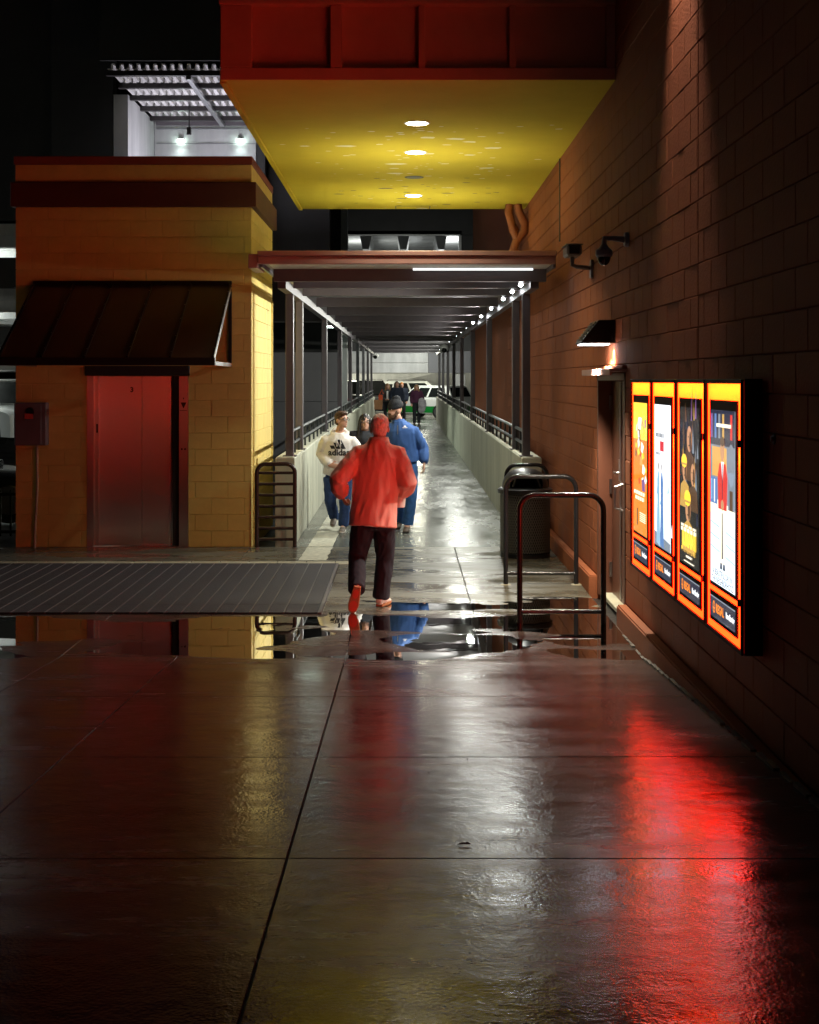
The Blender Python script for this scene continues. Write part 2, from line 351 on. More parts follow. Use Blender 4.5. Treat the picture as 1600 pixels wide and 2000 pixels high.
# ---------------------------------------------------------------- block walls
blk_cache={}
def block_mesh(l,h,m,dep=.05):
    k=(round(l,3),round(h,3),m.name)
    if k not in blk_cache:
        blk_cache[k]=MB().box(-l/2,l/2,0,dep,-h/2,h/2).mesh('block',m,bevel=.0035)
    return blk_cache[k]
def cut(iv, holes):
    out=[iv]
    for (a,b) in holes:
        o2=[]
        for (p,q) in out:
            if b<=p or a>=q: o2.append((p,q))
            else:
                if a-p>.03: o2.append((p,a))
                if q-b>.03: o2.append((b,q))
        out=o2
    return out
def block_wall(parent, to_world, rz, u0,u1,z0,z1, zoff, holes, m, limit, joint=.008, L=.4064, H=.2032, breaks=(), dep=.05):
    """running-bond wall; to_world(u,z) gives the block's face centre. holes: (u0,u1,z0,z1)"""
    items=[]; k=0; z=zoff
    while z>z0: z-=H; k-=1
    while z<z1:
        a,b=max(z,z0),min(z+H,z1)
        if b-a>.03:
            u=u0-L+(L/2 if k%2 else 0)
            while u<u1:
                p,q=max(u,u0),min(u+L,u1)
                if q-p>.03:
                    hs=[(h0,h1) for (h0,h1,hz0,hz1) in holes if hz0<b-.02 and hz1>a+.02]
                    for bb in breaks: hs.append((bb-.004,bb+.004))
                    for (p2,q2) in cut((p,q),hs):
                        items.append(((p2+q2)/2,(a+b)/2,q2-p2-joint,b-a-joint))
                u+=L
        z+=H; k+=1
    def size(it):
        wv=Vector(to_world(it[0],it[1])); d=max(wv.y,1)
        sx=VX+wv.x/d*F; sy=VY-(wv.z-CAMZ)/d*F
        if sx<-20 or sx>1620 or sy<-20 or sy>2020: return -1
        area=it[2]*it[3]*(F/d)**2
        return area*(abs(wv.x)/d if abs(rz)>.1 else 1)
    items.sort(key=size,reverse=True)
    rest=MB()
    for n_,it in enumerate(items):
        c=Vector(to_world(it[0],it[1])); jit=random.uniform(-.0012,.0012)
        if n_<limit and size(it)>0:
            o=inst(block_mesh(it[2],it[3],m,dep),'block',c,parent,rz)
            o.location+=Matrix.Rotation(rz,3,'Z')@Vector((0,jit,0))
        else:
            rm=Matrix.Rotation(rz,3,'Z'); s=.004; l,h=it[2]/2,it[3]/2
            vs=[(-l,s,-h),(l,s,-h),(l,s,h),(-l,s,h),(-l+s,0,-h+s),(l-s,0,-h+s),(l-s,0,h-s),(-l+s,0,h-s),(-l,dep,-h),(l,dep,-h),(l,dep,h),(-l,dep,h)]
            fs=[(4,5,6,7),(0,1,5,4),(1,2,6,5),(2,3,7,6),(3,0,4,7),(8,9,1,0),(9,10,2,1),(10,11,3,2),(11,8,0,3)]
            rest.add([c+rm@Vector(v)+rm@Vector((0,jit,0)) for v in vs],fs)
    if rest.v: rest.build('blockwork',m,parent,kind='stuff')

# ---------------------------------------------------------------- cinema wall on the right
WX=1.88
wall=empty('cinema_wall',(WX,20,0),label='tall dark brown painted block wall running back along the right side',cat='wall')
def W_(mb,name,m,**kw): 
    o=mb.build(name,m,None,**kw); o.parent=wall; o.matrix_parent_inverse=Matrix.Translation((-WX,-20,0)); return o
D0,D1,DZ=11.78,13.42,2.12
W_(MB().box(WX+.012,WX+.5,2,D0,-.3,7.6).box(WX+.012,WX+.5,D1,38,-.3,7.6).box(WX+.012,WX+.5,D0,D1,DZ,7.6),'backing',M_brownj)
wall_anchor=empty_loc=None
class _P: pass
def wall_world(u,z): return (WX-20*0, u, z)
# children of the wall keep world coordinates through the parent inverse
def block_children_fix(before):
    for o in bpy.data.objects:
        if o not in before and o.parent==wall and o.matrix_parent_inverse==Matrix.Identity(4):
            o.matrix_parent_inverse=Matrix.Translation((-WX,-20,0))
before=set(bpy.data.objects)
block_wall(wall,lambda u,z:(WX,u,z),-math.pi/2,4.0,25.0,.18,7.4,.182,[(D0-.02,D1+.02,-1,DZ+.02)],M_brown,300,joint=.006,breaks=(8.84,))
block_children_fix(before)
W_(MB().box(1.80,WX+.01,2,D0-.05,-.2,.175).box(1.80,WX+.01,D1+.05,38,-.2,.175),'plinth',M_brown,bevel=.012,seg=2)
W_(MB().box(WX+.004,WX+.02,25,38,-.2,7.4),'far_wall_face',M_brown)
# service door in its recess
dx=WX+.13
door=W_(MB().box(dx,dx+.05,D0+.05,D1-.62,.02,DZ-.05).box(dx,dx+.05,D1-.61,D1-.05,.02,DZ-.05),'door',M_doorb,bevel=.003)
door['label']='brown steel service door set back in the wall'
def D_(mb,name,m,**kw):
    o=mb.build(name,m,None,**kw); o.parent=door; o.matrix_parent_inverse=door.matrix_parent_inverse.copy() if False else Matrix.Translation((0,0,0)); return o
W_(MB().box(WX-.005,dx+.06,D0-.02,D0+.045,0,DZ+.02).box(WX-.005,dx+.06,D1-.045,D1+.02,0,DZ+.02).box(WX-.005,dx+.06,D0-.02,D1+.02,DZ-.045,DZ+.02),'door_frame',M_doorb,bevel=.003)
D_(MB().box(dx-.012,dx-.001,D1-.64,D1-.60,.05,DZ-.07),'astragal',M_silver)
D_(MB().tube([(dx,D1-.70,.88),(dx-.07,D1-.70,.90),(dx-.07,D1-.70,1.10),(dx,D1-.70,1.12)],.012),'pull_handle',M_silver,smooth=True)
D_(MB().tube([(dx,D1-.56,1.22),(dx-.06,D1-.56,1.22),(dx-.06,D1-.68,1.22)],.012).box(dx-.012,dx-.001,D1-.6,D1-.52,1.14,1.34),'lever',M_silver)
for hz in(.25,1.05,1.86):
    D_(MB().loft([((dx-.015,D1-.06,hz-.07),.014,.014),((dx-.015,D1-.06,hz+.07),.014,.014)]),'hinge',M_silver)
W_(MB().box(dx-.10,dx+.05,D0,D1,-.02,.022),'threshold',M_conc,bevel=.005)
W_(MB().box(WX-.14,WX+.01,D0-.1,D1+.1,DZ+.03,DZ+.055).box(WX-.145,WX-.13,D0-.1,D1+.1,DZ+.0,DZ+.055),'drip_hood',M_gutter,bevel=.004)
W_(MB().box(WX-.04,WX+.02,D0-.1,D1+.1,DZ+.06,DZ+.085),'lintel_trim',M_brown,bevel=.004)
W_(MB().box(WX-.012,WX+.002,16.66,16.71,3.75,5.35),'wall_joint_cover',M_dsteel)
# loose sealant and grit along the foot of the wall
mb=MB(); yv=3.0
while yv<11.7:
    l=random.uniform(.08,.3); wv=random.uniform(.006,.02)
    mb.box(1.79-wv,1.802,yv,yv+l*random.uniform(.6,1),gz(1.75,yv)-.02,gz(1.75,yv)+random.uniform(.002,.01)); yv+=l
mb.build('joint_grit',M_dirt,pavement,kind='stuff')

# ---------------------------------------------------------------- poster cases
CX=1.767; CW=.895
def poster_art(k,mb,fn,W,H):
    """flat print: mb material slots; fn(u,v,layer); u -W/2..W/2, v 0..H"""
    def rect(u0,u1,v0,v1,L,m): mb.m=m; mb.quad(fn(u0*W,v0*H,L),fn(u1*W,v0*H,L),fn(u1*W,v1*H,L),fn(u0*W,v1*H,L))
    def oval(cu,cv,ru,rv,L,m,n=14,sk=0): mb.m=m; mb.poly([fn((cu+ru*math.cos(2*math.pi*i/n)+sk*math.sin(2*math.pi*i/n))*W,(cv+rv*math.sin(2*math.pi*i/n))*H,L) for i in range(n)])
    def pol(pts,L,m): mb.m=m; mb.poly([fn(u*W,v*H,L) for u,v in pts])
    def txt(s,size,u,v,L,m,bold=0,sx=1): mb.m=m; add_text(mb,s,size,lambda x,y:fn(u*W+x,v*H+y,L),bold,'CENTER',sx)
    rnd=random.Random(k+3)
    return rect,oval,pol,txt,rnd
PCOL={'white':(.95,.97,1.0),'pale':(.72,.82,.92),'blue':(.10,.22,.5),'navy':(.012,.018,.05),'black':(.006,.006,.008),'orange':(1.0,.26,.012),
      'yellow':(1.0,.62,.05),'gold':(.62,.36,.08),'skin':(.62,.30,.15),'brownp':(.10,.045,.02),'red':(.75,.03,.025),'cream':(.9,.8,.6),'tan':(.8,.42,.10),'purple':(.22,.10,.30),'sea':(.30,.52,.70),'grey':(.22,.26,.32)}
PM={}
def pmat(c):
    if c not in PM:
        m=mat('print_'+c,tuple(.25*x for x in PCOL[c]),.12,emit=PCOL[c],estr=1.4 if c in('white','pale','cream','yellow') else 1.0); PM[c]=m
    return PM[c]
PN=list(PCOL); 
M_orange=mat('orange_acrylic',(.6,.12,.01),.25,emit=(1.0,.215,.008),estr=1.35)
def orange_acrylic():
    """back-lit sheet: glows evenly, plus what the tube behind its top edge lets through"""
    m=bpy.data.materials.new('orange_acrylic_sheet'); m.use_nodes=True; n=m.node_tree.nodes; l=m.node_tree.links; n.remove(n['Principled BSDF'])
    e=n.new('ShaderNodeEmission'); e.inputs[0].default_value=(1.0,.0115,.0012,1); e.inputs[1].default_value=22
    t=n.new('ShaderNodeBsdfTranslucent'); t.inputs[0].default_value=(.9,.25,.01,1)
    a=n.new('ShaderNodeAddShader'); l.new(e.outputs[0],a.inputs[0]); l.new(t.outputs[0],a.inputs[1]); l.new(a.outputs[0],n['Material Output'].inputs[0]); return m
M_acr=orange_acrylic()
M_case=mat('case_black',(.014,.010,.010),.22,spec=.6)
M_rim_=mat('case_rim_black',(.004,.003,.003),.6,spec=.15)
M_pfr=mat('poster_frame',(.012,.004,.004),.6,spec=.15)
M_csin=mat('case_inside',(.7,.65,.6),.7)
E_tube=emis('case_tube',(1.0,.92,.6),13)
CASE_LAB=['film poster case with an orange poster, furthest of four on the wall','film poster case with a pale poster of two thin figures, between orange and dark ones','film poster case with a dark poster of faces, between pale and red-jacket ones','film poster case with a red-jacketed figure, nearest of four on the wall']
for k in range(4):
    yn=7.25+(3-k)*CW; yf=yn+CW-.012; yc=(yn+yf)/2; z1=CAMZ+.005; z0=CAMZ-1.45
    case=empty('poster_case',(WX,yc,z0),label=CASE_LAB[k],cat='poster case',group='lit poster cases on the brown wall')
    off=Matrix.Translation((-WX,-yc,-z0))
    def P_(mb,name,m,par=case,**kw):
        o=mb.build(name,m,None,**kw); o.parent=par
        o.matrix_parent_inverse=off if par is case else Matrix.Identity(4); return o
    t=.012
    P_(MB().box(CX+.0165,WX+.002,yn,yn+t,z0,z1).box(CX+.0165,WX+.002,yf-t,yf,z0,z1).box(CX+.0165,WX+.002,yn+t,yf-t,z0,z0+t).box(CX+.0165,WX+.002,yn+t,yf-t,z1-t,z1).box(WX-.01,WX+.002,yn+t,yf-t,z0+t,z1-t),'housing',M_case)
    fr=.026
    P_(MB().box(CX+.000,CX+.0155,yn+.001,yn+fr,z0+.001,z1-.001).box(CX+.000,CX+.0155,yf-fr,yf-.001,z0+.001,z1-.001).box(CX+.000,CX+.0155,yn+fr,yf-fr,z0+.001,z0+fr).box(CX+.000,CX+.0155,yn+fr,yf-fr,z1-fr,z1-.001),'door_rim',M_rim_,bevel=.003)
    for hz in(z0+.28,z1-.34): P_(MB().loft([((CX-.012,yn-.001,hz-.02),.009,.009),((CX-.012,yn-.001,hz+.02),.009,.009)]),'rim_hinge',M_case)
    P_(MB().quad((CX+.017,yn+t+.001,z0+t+.001),(CX+.017,yf-t-.001,z0+t+.001),(CX+.017,yf-t-.001,z1-t-.001),(CX+.017,yn+t+.001,z1-t-.001)),'orange_sheet',M_acr)
    for zt_ in(.06,.42): P_(MB().tube([(WX-.035,yn+.05,z1-zt_),(WX-.035,yf-.05,z1-zt_)],.012),'light_tube',E_tube)
    pz0,pz1=z1-1.185,z1-.118; pw=.655
    fw=.032
    P_(MB().box(CX+.004,CX+.014,yc-pw/2,yc+pw/2,pz0,pz1),'poster_frame',M_pfr,bevel=.002)
    fn=lambda u,v,L: (CX+.0025-L*.0009, yc-u, pz0+fw*.8+v)
    W=pw-2*fw; H=pz1-pz0-2.6*fw
    mb=MB(); rect,oval,pol,txt,rd=poster_art(k,mb,fn,W,H); ix={c:i for i,c in enumerate(PN)}; I=ix.get
    if k==0:
        rect(-.5,.5,0,1,0,I('orange')); rect(-.5,.5,.72,1,.5,I('yellow'))
        for i in range(26):
            u,v=rd.uniform(-.32,.42),rd.uniform(.36,.86); s=rd.uniform(.04,.13)
            a=rd.uniform(0,3); pol([(u+s*math.cos(a+j*1.57)*rd.uniform(.7,1.3),v+s*.55*math.sin(a+j*1.57)*rd.uniform(.7,1.3)) for j in range(4)],1+i*.1,I(rd.choice(['yellow','cream','brownp','purple','white','red','tan'])))
        for j,v in enumerate((.295,.255)):
            for q in range(5-j): rect(-.42+q*.16+j*.1,-.30+q*.16+j*.1,v,v+.028,4,I('cream'))
        for v in(.10,.115,.13,.145,.16): rect(.0,.42,v,v+.006,4,I('cream'))
        rect(-.2,-.12,.06,.19,4,I('brownp'))
    elif k==1:
        rect(-.5,.5,0,1,0,I('white')); pol([(-.5,0),(.5,0),(.5,.62),(.2,.5),(.05,.3),(-.5,.28)],.5,I('pale'))
        for i in range(14):
            u=rd.uniform(-.4,.5); v=rd.uniform(.02,.5); pol([(u,v),(u+rd.uniform(.05,.2),v+rd.uniform(-.02,.05)),(u+rd.uniform(.0,.15),v+rd.uniform(.06,.16))],1+i*.05,I(rd.choice(['sea','pale','white','grey','blue'])))
        for (u,c) in((-.22,'sea'),(-.0,'blue')):
            pol([(u-.13,.02),(u+.12,.0),(u+.07,.33),(u+.08,.46),(u+.03,.53),(u-.03,.53),(u-.08,.47),(u-.07,.3)],3,I(c)); oval(u,.565,.03,.028,3.5,I('brownp'))
        pol([(-.5,.0),(.5,0),(.5,.06),(-.5,.10)],2.6,I('grey'))
        rect(-.30,-.12,.685,.75,3,I('pale')); rect(-.12,.12,.675,.745,3.2,I('red'))
        for q in range(6): rect(-.38+q*.085,-.32+q*.085,.77,.80,3,I('black'))
        for q in range(4): rect(-.38+q*.08,-.33+q*.08,.645,.665,3,I('black'))
    elif k==2:
        rect(-.5,.5,0,1,0,I('black')); 
        for i in range(30):
            u=rd.uniform(-.45,.42); v=rd.uniform(.25,.95); pol([(u,v),(u+rd.uniform(.03,.12),v),(u+rd.uniform(.0,.1),v+rd.uniform(.08,.2))],.5+i*.03,I(rd.choice(['brownp','gold','grey','purple','brownp','navy'])))
        for (u,v,s,hat) in((.02,.80,1.1,0),(-.22,.60,1,1),(.20,.58,.95,0),(-.05,.36,1.15,1)):
            pol([(u-.26*s,v-.24*s),(u+.26*s,v-.24*s),(u+.2*s,v-.10*s),(u,v-.06*s),(u-.2*s,v-.10*s)],2,I('gold' if hat else 'brownp'))
            oval(u,v,.11*s,.075*s,2.6,I('skin')); oval(u+.05*s,v-.01,.05*s,.055*s,2.8,I('brownp'))
            if hat: oval(u-.02,v+.055*s,.14*s,.045*s,3,I('yellow')); rect(u-.16*s,u+.12*s,v+.03*s,v+.042*s,3.2,I('gold'))
            for e in(-.04,.05): rect(u+e*s-.02,u+e*s+.02,v+.01,v+.017,3.4,I('black'))
            rect(u-.03*s,u+.03*s,v-.04*s,v-.034*s,3.4,I('black'))
        for q in range(4): rect(-.40+q*.2,-.26+q*.2,.235,.25,4,I('cream'))
        for q in range(5): rect(-.40+q*.16,-.29+q*.16,.205,.23,4,I('cream'))
        txt('JUMANJI',.125,0,.115,4,I('yellow'),.006,.9); txt('THE NEXT LEVEL',.05,0,.075,4.2,I('gold'),.002)
        rect(-.14,.14,.045,.058,4,I('cream')); rect(-.25,.25,.015,.022,4,I('cream'))
    else:
        rect(-.5,.5,0,1,0,I('pale')); rect(-.5,.5,.45,1,.5,I('grey')); rect(-.5,.5,.80,1,.8,I('navy')); pol([(-.5,.4),(.5,.36),(.5,.46),(-.5,.5)],1,I('cream'))
        for q in range(6): rect(-.48+q*.16,-.40+q*.16,.84,.98,1.1+q*.01,I(['purple','blue','grey','gold','navy','red'][q]))
        rect(-.42,.18,.62,.79,1.2,I('tan')); rect(-.5,-.2,.46,.61,1.3,I('blue')); rect(-.46,-.42,.48,.6,1.5,I('sea')); rect(-.34,-.30,.47,.6,1.5,I('white'))
        oval(.36,.70,.14,.12,1.4,I('grey')); rect(.24,.5,.45,.66,1.4,I('grey')); rect(.3,.42,.45,.56,1.6,I('brownp'))
        for v in(.18,.25,.32): pol([(-.5,v+.03),(.5,v-.02),(.5,v-.014),(-.5,v+.036)],1.5,I('sea'))
        u=.02
        pol([(u-.10,.13),(u-.01,.13),(u+.0,.46),(u-.14,.46)],2,I('cream')); pol([(u+.01,.13),(u+.09,.13),(u+.14,.46),(u,.46)],2,I('cream')); pol([(u-.03,.16),(u+.02,.16),(u+.01,.42),(u-.02,.42)],2.4,I('navy'))
        pol([(u-.17,.44),(u+.17,.44),(u+.20,.62),(u+.13,.70),(u-.13,.70),(u-.20,.62)],2.6,I('red')); pol([(u-.05,.71),(u+.05,.71),(u,.58)],3,I('white')); pol([(u-.015,.70),(u+.015,.70),(u+.01,.50),(u-.01,.50)],3.2,I('navy'))
        oval(u,.465,.06,.03,3.3,I('skin')); oval(u,.775,.085,.065,3,I('skin')); oval(u,.825,.09,.028,3.3,I('brownp'))
        for e in(-.1,.02): pol([(u+e,.10),(u+e+.09,.10),(u+e+.08,.135),(u+e+.02,.135)],3,I('navy'))
        rect(-.22,.36,.905,.925,4,I('cream'))
        txt('A BEAUTIFUL DAY IN',.050,.03,.052,4,I('black'),.0,.98); txt('THE NEIGHBORHOOD',.052,.03,.008,4,I('black'),.0,.98)
    P_(mb,'poster',[pmat(c) for c in PN])
    nz0,nz1=z1-1.385,z1-1.215
    P_(MB().box(CX+.004,CX+.014,yc-pw/2,yc+pw/2,nz0,nz1),'nameplate_frame',M_pfr,bevel=.002)
    fn2=lambda u,v,L: (CX+.0025-L*.0009, yc-u, nz0+.025+v)
    mb=MB(); mb.m=1; mb.quad(fn2(-.30,.0,0),fn2(.30,.0,0),fn2(.30,.12,0),fn2(-.30,.12,0))
    mb.m=2; mb.quad(fn2(-.30,.112,.5),fn2(.30,.112,.5),fn2(.30,.12,.5),fn2(-.30,.12,.5))
    mb.m=3
    ring=[]; nn=16
    for rr in(.036,.028): ring+=[fn2(-.205+rr*.8*math.cos(2*math.pi*i/nn),.060+rr*math.sin(2*math.pi*i/nn),1) for i in range(nn)]
    mb.add(ring,[(i,(i+1)%nn,nn+(i+1)%nn,nn+i) for i in range(nn)])
    mb.quad(fn2(-.210,.032,1.2),fn2(-.2,.032,1.2),fn2(-.2,.088,1.2),fn2(-.21,.088,1.2)); mb.quad(fn2(-.228,.05,1.3),fn2(-.182,.05,1.3),fn2(-.182,.058,1.3),fn2(-.228,.058,1.3))
    add_text(mb,'REGAL',.068,lambda x,y:fn2(-.155+x,.038+y,1),.003,'LEFT',.95)
    mb.m=0; add_text(mb,'Now Showing',.048,lambda x,y:fn2(.085+x,.044+y,1),.002,'LEFT',.72)
    P_(mb,'nameplate',[pmat('white'),pmat('navy'),pmat('grey'),pmat('orange')])

# ---------------------------------------------------------------- fittings on the wall
def wall_lamp():
    y0,y1=12.30,12.72; t=empty('wall_lamp',(WX,12.5,2.42),label='black wedge-shaped wall lamp shining down above the brown door',cat='lamp')
    off=Matrix.Translation((-WX,-12.5,-2.42))
    def A(mb,n,m,**k): o=mb.build(n,m,None,**k); o.parent=t; o.matrix_parent_inverse=off; return o
    za,zb=2.405,2.615
    A(MB().prism([(WX,za),(WX-.31,za),(WX-.30,za+.02),(WX-.15,zb),(WX,zb)],'y',y0,y1),'hood',M_plast,bevel=.006)
    A(MB().box(WX-.285,WX-.05,y0+.03,y1-.03,za-.010,za-.001),'lens',E_pack)
    mb=MB()
    for i in range(7):
        a=.1+.8*i/6; x=WX-.302+.15*a; z=za+.02+(zb-za-.02)*a; mb.box(x-.012,x-.002,y0+.03,y1-.03,z-.006,z+.006)
    A(mb,'fin',M_camw)
    lamp('wall_lamp_light','SPOT',(WX-.20,12.5,za-.05),420,(1,.86,.66),(WX-.12,12.45,0),.06,120,.5)
    lamp('wall_lamp_wallwash','SPOT',(WX-.055,12.42,za-.02),30,(1,.78,.48),(WX+.01,12.40,2.27),.015,75,.8)
wall_lamp()
def fit(name,base,label,cat,parts):
    t=empty(name,base,label=label,cat=cat); off=Matrix.Translation((-base[0],-base[1],-base[2]))
    for mb,n,m,k in parts:
        o=mb.build(n,m,None,**k); o.parent=t; o.matrix_parent_inverse=off
    return t
c=px(1187,468,11.6)
fit('dome_camera',(WX,11.6,c.z),'dome security camera hanging from a blue-grey wall bracket','camera',[
 (MB().loft([((WX,11.6,c.z),.065,.065),((WX-.035,11.6,c.z),.06,.06)],(0,0,1),12),'wall_plate',M_caml,{'bevel':.004}),
 (MB().loft([((WX-.03,11.6,c.z),.022,.028),((WX-.13,11.6,c.z+.01),.018,.022),((WX-.20,11.6,c.z+.01),.024,.024),((WX-.205,11.6,c.z-.06),.026,.026)],(0,1,0)),'arm',M_caml,{'smooth':True}),
 (MB().lathe((WX-.205,11.6,c.z-.15),[(.055,.0),(.072,.02),(.07,.06),(.04,.085),(.025,.11)]),'housing',M_caml,{'smooth':True}),
 (MB().ball((WX-.205,11.6,c.z-.145),.058,.058,.075),'dome',M_lens,{'smooth':True})])
c=px(1118,492,13.8); xb=c.x
fit('box_camera',(WX,13.8,c.z-.14),'boxy security camera on a wall bracket above the lamp','camera',[
 (MB().box(xb-.075,xb+.075,13.62,13.98,c.z-.05,c.z+.055),'housing',M_camw,{'bevel':.018}),
 (MB().box(xb-.05,xb+.045,13.605,13.62,c.z-.035,c.z+.04),'lens_window',M_lens,{}),
 (MB().box(xb-.085,xb+.085,13.60,14.0,c.z+.057,c.z+.065),'sun_shield',M_camw,{}),
 (MB().tube([(xb,13.8,c.z-.05),(xb,13.8,c.z-.13),(xb+.05,13.8,c.z-.15),(WX-.02,13.8,c.z-.16)],.022),'arm',M_camw,{'smooth':True}),
 (MB().box(WX-.025,WX+.001,13.74,13.86,c.z-.26,c.z-.08),'wall_plate',M_camw,{'bevel':.006})])
zt=4.75
fit('drain_pipe',(1.70,21.0,3.4),'orange-brown forked drain pipe dropping from the soffit','pipe',[
 (MB().tube([(1.60,21,zt),(1.58,21,zt-.12),(1.66,21,zt-.40),(1.70,21,zt-.52)],.062,14,(0,1,0)),'branch_pipe',M_pipe,{'smooth':True}),
 (MB().tube([(1.72,21,zt),(1.74,21,zt-.12),(1.83,21,zt-.30),(1.82,21,zt-.42),(1.70,21,zt-.56),(1.66,21,zt-.68),(1.66,21,3.3)],.065,14,(0,1,0)),'main_pipe',M_pipe,{'smooth':True}),
 (MB().loft([((1.66,21,zt-.70),.078,.078),((1.66,21,zt-.76),.078,.078)],(0,1,0)),'coupling',M_pipe,{}),
 (MB().loft([((1.655,21,zt-.36),.076,.076),((1.672,21,zt-.42),.076,.076)],(0,1,0)),'coupling',M_pipe,{})])
hy=9.35; hz=6.05
fit('unseen_high_wall_light',(WX,hy,hz),'small dark wall light high above the poster cases, out of view','lamp',[
 (MB().box(WX-.18,WX-.06,hy-.1,hy+.1,hz,hz+.22),'shade',M_plast,{'bevel':.01}),
 (MB().box(WX-.07,WX+.001,hy-.05,hy+.05,hz+.05,hz+.17),'bracket',M_plast,{}),
 (MB().box(WX-.165,WX-.075,hy-.07,hy+.07,hz-.006,hz-.001),'lens',E_pack,{})])
lamp('high_wall_light_beam','SPOT',(WX-.12,hy,hz-.03),700,(1,.80,.72),(WX+.02,hy-.02,3.6),.05,46,.9)
fit('wall_socket_box',(WX,8.3,1.72),'tiny round fitting on the dark wall beside the nearest poster case','fitting',[
 (MB().loft([((WX+.001,7.02,1.78),.018,.018),((WX-.02,7.02,1.78),.014,.014)],(0,0,1)),'cap',M_silver,{'smooth':True}),
 (MB().loft([((WX+.001,7.02,1.78),.028,.028),((WX-.006,7.02,1.78),.028,.028)],(0,0,1)),'flange',M_camw,{})])

# ---------------------------------------------------------------- overhanging upper storey
SX0,SX1,SY0,SY1,SZ=-1.64,WX-.002,12.3,21.6,CAMZ+2.67
ov=empty('overhanging_storey',(0,SY0,SZ),label='red panelled upper storey bridging over the path, yellow underside',cat='building')
offo=Matrix.Translation((0,-SY0,-SZ))
def O_(mb,n,m,par=None,**k):
    o=mb.build(n,m,None,**k); o.parent=par or ov; o.matrix_parent_inverse=offo if not par else Matrix.Identity(4); return o
ZT=SZ+3.0
O_(MB().box(SX0+.02,SX1,SY0+.10,SY1,SZ+.03,ZT),'core',M_fasc)
O_(MB().box(SX0,SX1,SY0+.004,SY1,SZ,SZ+.028),'soffit',M_soff)
O_(MB().box(SX0-.012,SX0+.05,SY0+.06,SY1+.01,SZ-.02,SZ+.10),'edge_trim',M_soff,bevel=.006)
# front frame with four recessed panels per row
xs=[SX0,-1.36,-.66,-.56,.125,.185,.935,.995,1.80,SX1]
O_(MB().box(SX0,SX1,SY0,SY0+.12,SZ+.001,SZ+.11),'bottom_rail',M_fasc,bevel=.006)
O_(MB().box(SX0-.01,SX1,SY0-.02,SY0+.12,SZ+.67,SZ+.79),'cross_rail',M_fasc,bevel=.006)
O_(MB().box(SX0,SX1,SY0,SY0+.12,SZ+1.4,SZ+1.55),'cross_rail',M_fasc,bevel=.006)
for a,b in[(SX0,-1.36),(-.66,-.56),(.125,.185),(.935,.995),(1.80,SX1)]:
    for z0,z1 in((SZ+.112,SZ+.668),(SZ+.792,SZ+1.398)): O_(MB().box(a,b,SY0+.001,SY0+.12,z0,z1),'stile',M_fasc,bevel=.006)
for a,b in[(-1.36,-.66),(-.56,.125),(.185,.935),(.995,1.80)]:
    for z0,z1 in((SZ+.112,SZ+.668),(SZ+.792,SZ+1.398)):
        O_(MB().box(a+.002,b-.002,SY0+.075,SY0+.1,z0,z1),'panel',M_fasc)
        O_(MB().prism([(SY0+.02,z0),(SY0+.075,z0),(SY0+.075,z0+.035)],'x',a+.003,b-.003),'panel_sill',M_fasc)
for d,hot in((14.36,1),(16.2,1),(18.2,0),(20.0,1)):
    x=.13
    if hot:
        O_(MB().lathe((x,d,SZ-.006),[(.115,.0),(.135,.0),(.14,.008),(.10,.008)],28),'downlight_rim',M_white,smooth=True)
        O_(MB().lathe((x,d,SZ-.008),[(.001,0),(.112,.0),(.112,.006)],24),'downlight_lens',E_down)
        lamp('downlight_beam','SPOT',(x,d,SZ-.03),215 if d<15 else 500,(1,.86,.58) if d<15 else (1,.96,.62) ,(x,d,0),.10,112 if d<15 else 86,.6)
    else:
        O_(MB().lathe((x,d,SZ-.004),[(.09,.0),(.125,.0),(.13,.006),(.08,.006)],18),'empty_light_ring',M_dirt)
        O_(MB().lathe((x,d,SZ-.006),[(.001,0),(.105,.0),(.10,.004)],14),'dark_hole',M_plast)
mb=MB(); rd=random.Random(5)
for i in range(150):                                                # flaked paint and specks
    x=.25+rd.gauss(0,.75); y=rd.uniform(14.4,21.5); 
    if not SX0+.1<x<SX1-.1: continue
    s=rd.uniform(.006,.03)*(1 if rd.random()<.8 else 2.4)
    mb.m=0 if (y<18 or rd.random()<.4) else 1
    mb.poly([(x+s*2*math.cos(a)*rd.uniform(.6,1.2),y+s*math.sin(a)*rd.uniform(.6,1.2),SZ-.0025) for a in(0,1.1,2.2,3.3,4.4,5.4)])
O_(mb,'paint_flakes',[mat('flake_pale',(.8,.76,.6),.6),mat('flake_dark',(.12,.09,.04),.7)],kind='stuff')
O_(MB().box(-.14,.40,21.2,21.215,SZ-.004,SZ-.001).box(-.14,-.125,21.2,21.55,SZ-.004,SZ-.001).box(.385,.40,21.2,21.55,SZ-.004,SZ-.001),'access_panel',M_dirt)

# ---------------------------------------------------------------- lift tower
TX0,TX1,TY0,TY1,TZ=-4.84,-1.90,17.2,19.88,4.86
tw=empty('lift_tower',(-3.37,TY0,0),label='yellow block lift tower with dark red cornice on the left',cat='building')
offt=Matrix.Translation((3.37,-TY0,0))
def T_(mb,n,m,par=None,**k):
    o=mb.build(n,m,None,**k); o.parent=par or tw; o.matrix_parent_inverse=offt if not par else Matrix.Identity(4); return o
LX0,LX1,LZ=-3.95,-2.69,2.13
T_(MB().box(TX0+.01,LX0,TY0+.01,TY1,-.1,4.25).box(LX1,TX1-.01,TY0+.01,TY1,-.1,4.25).box(LX0,LX1,TY0+.01,TY1,LZ,4.25).box(LX0,LX1,TY0+.35,TY1,-.1,LZ),'core',M_mort)
before=set(bpy.data.objects)
block_wall(tw,lambda u,z:(u,TY0,z),0,TX0,TX1,0,4.23,.0,[(LX0,LX1,-1,LZ+.13)],M_cream,200,joint=.0045)
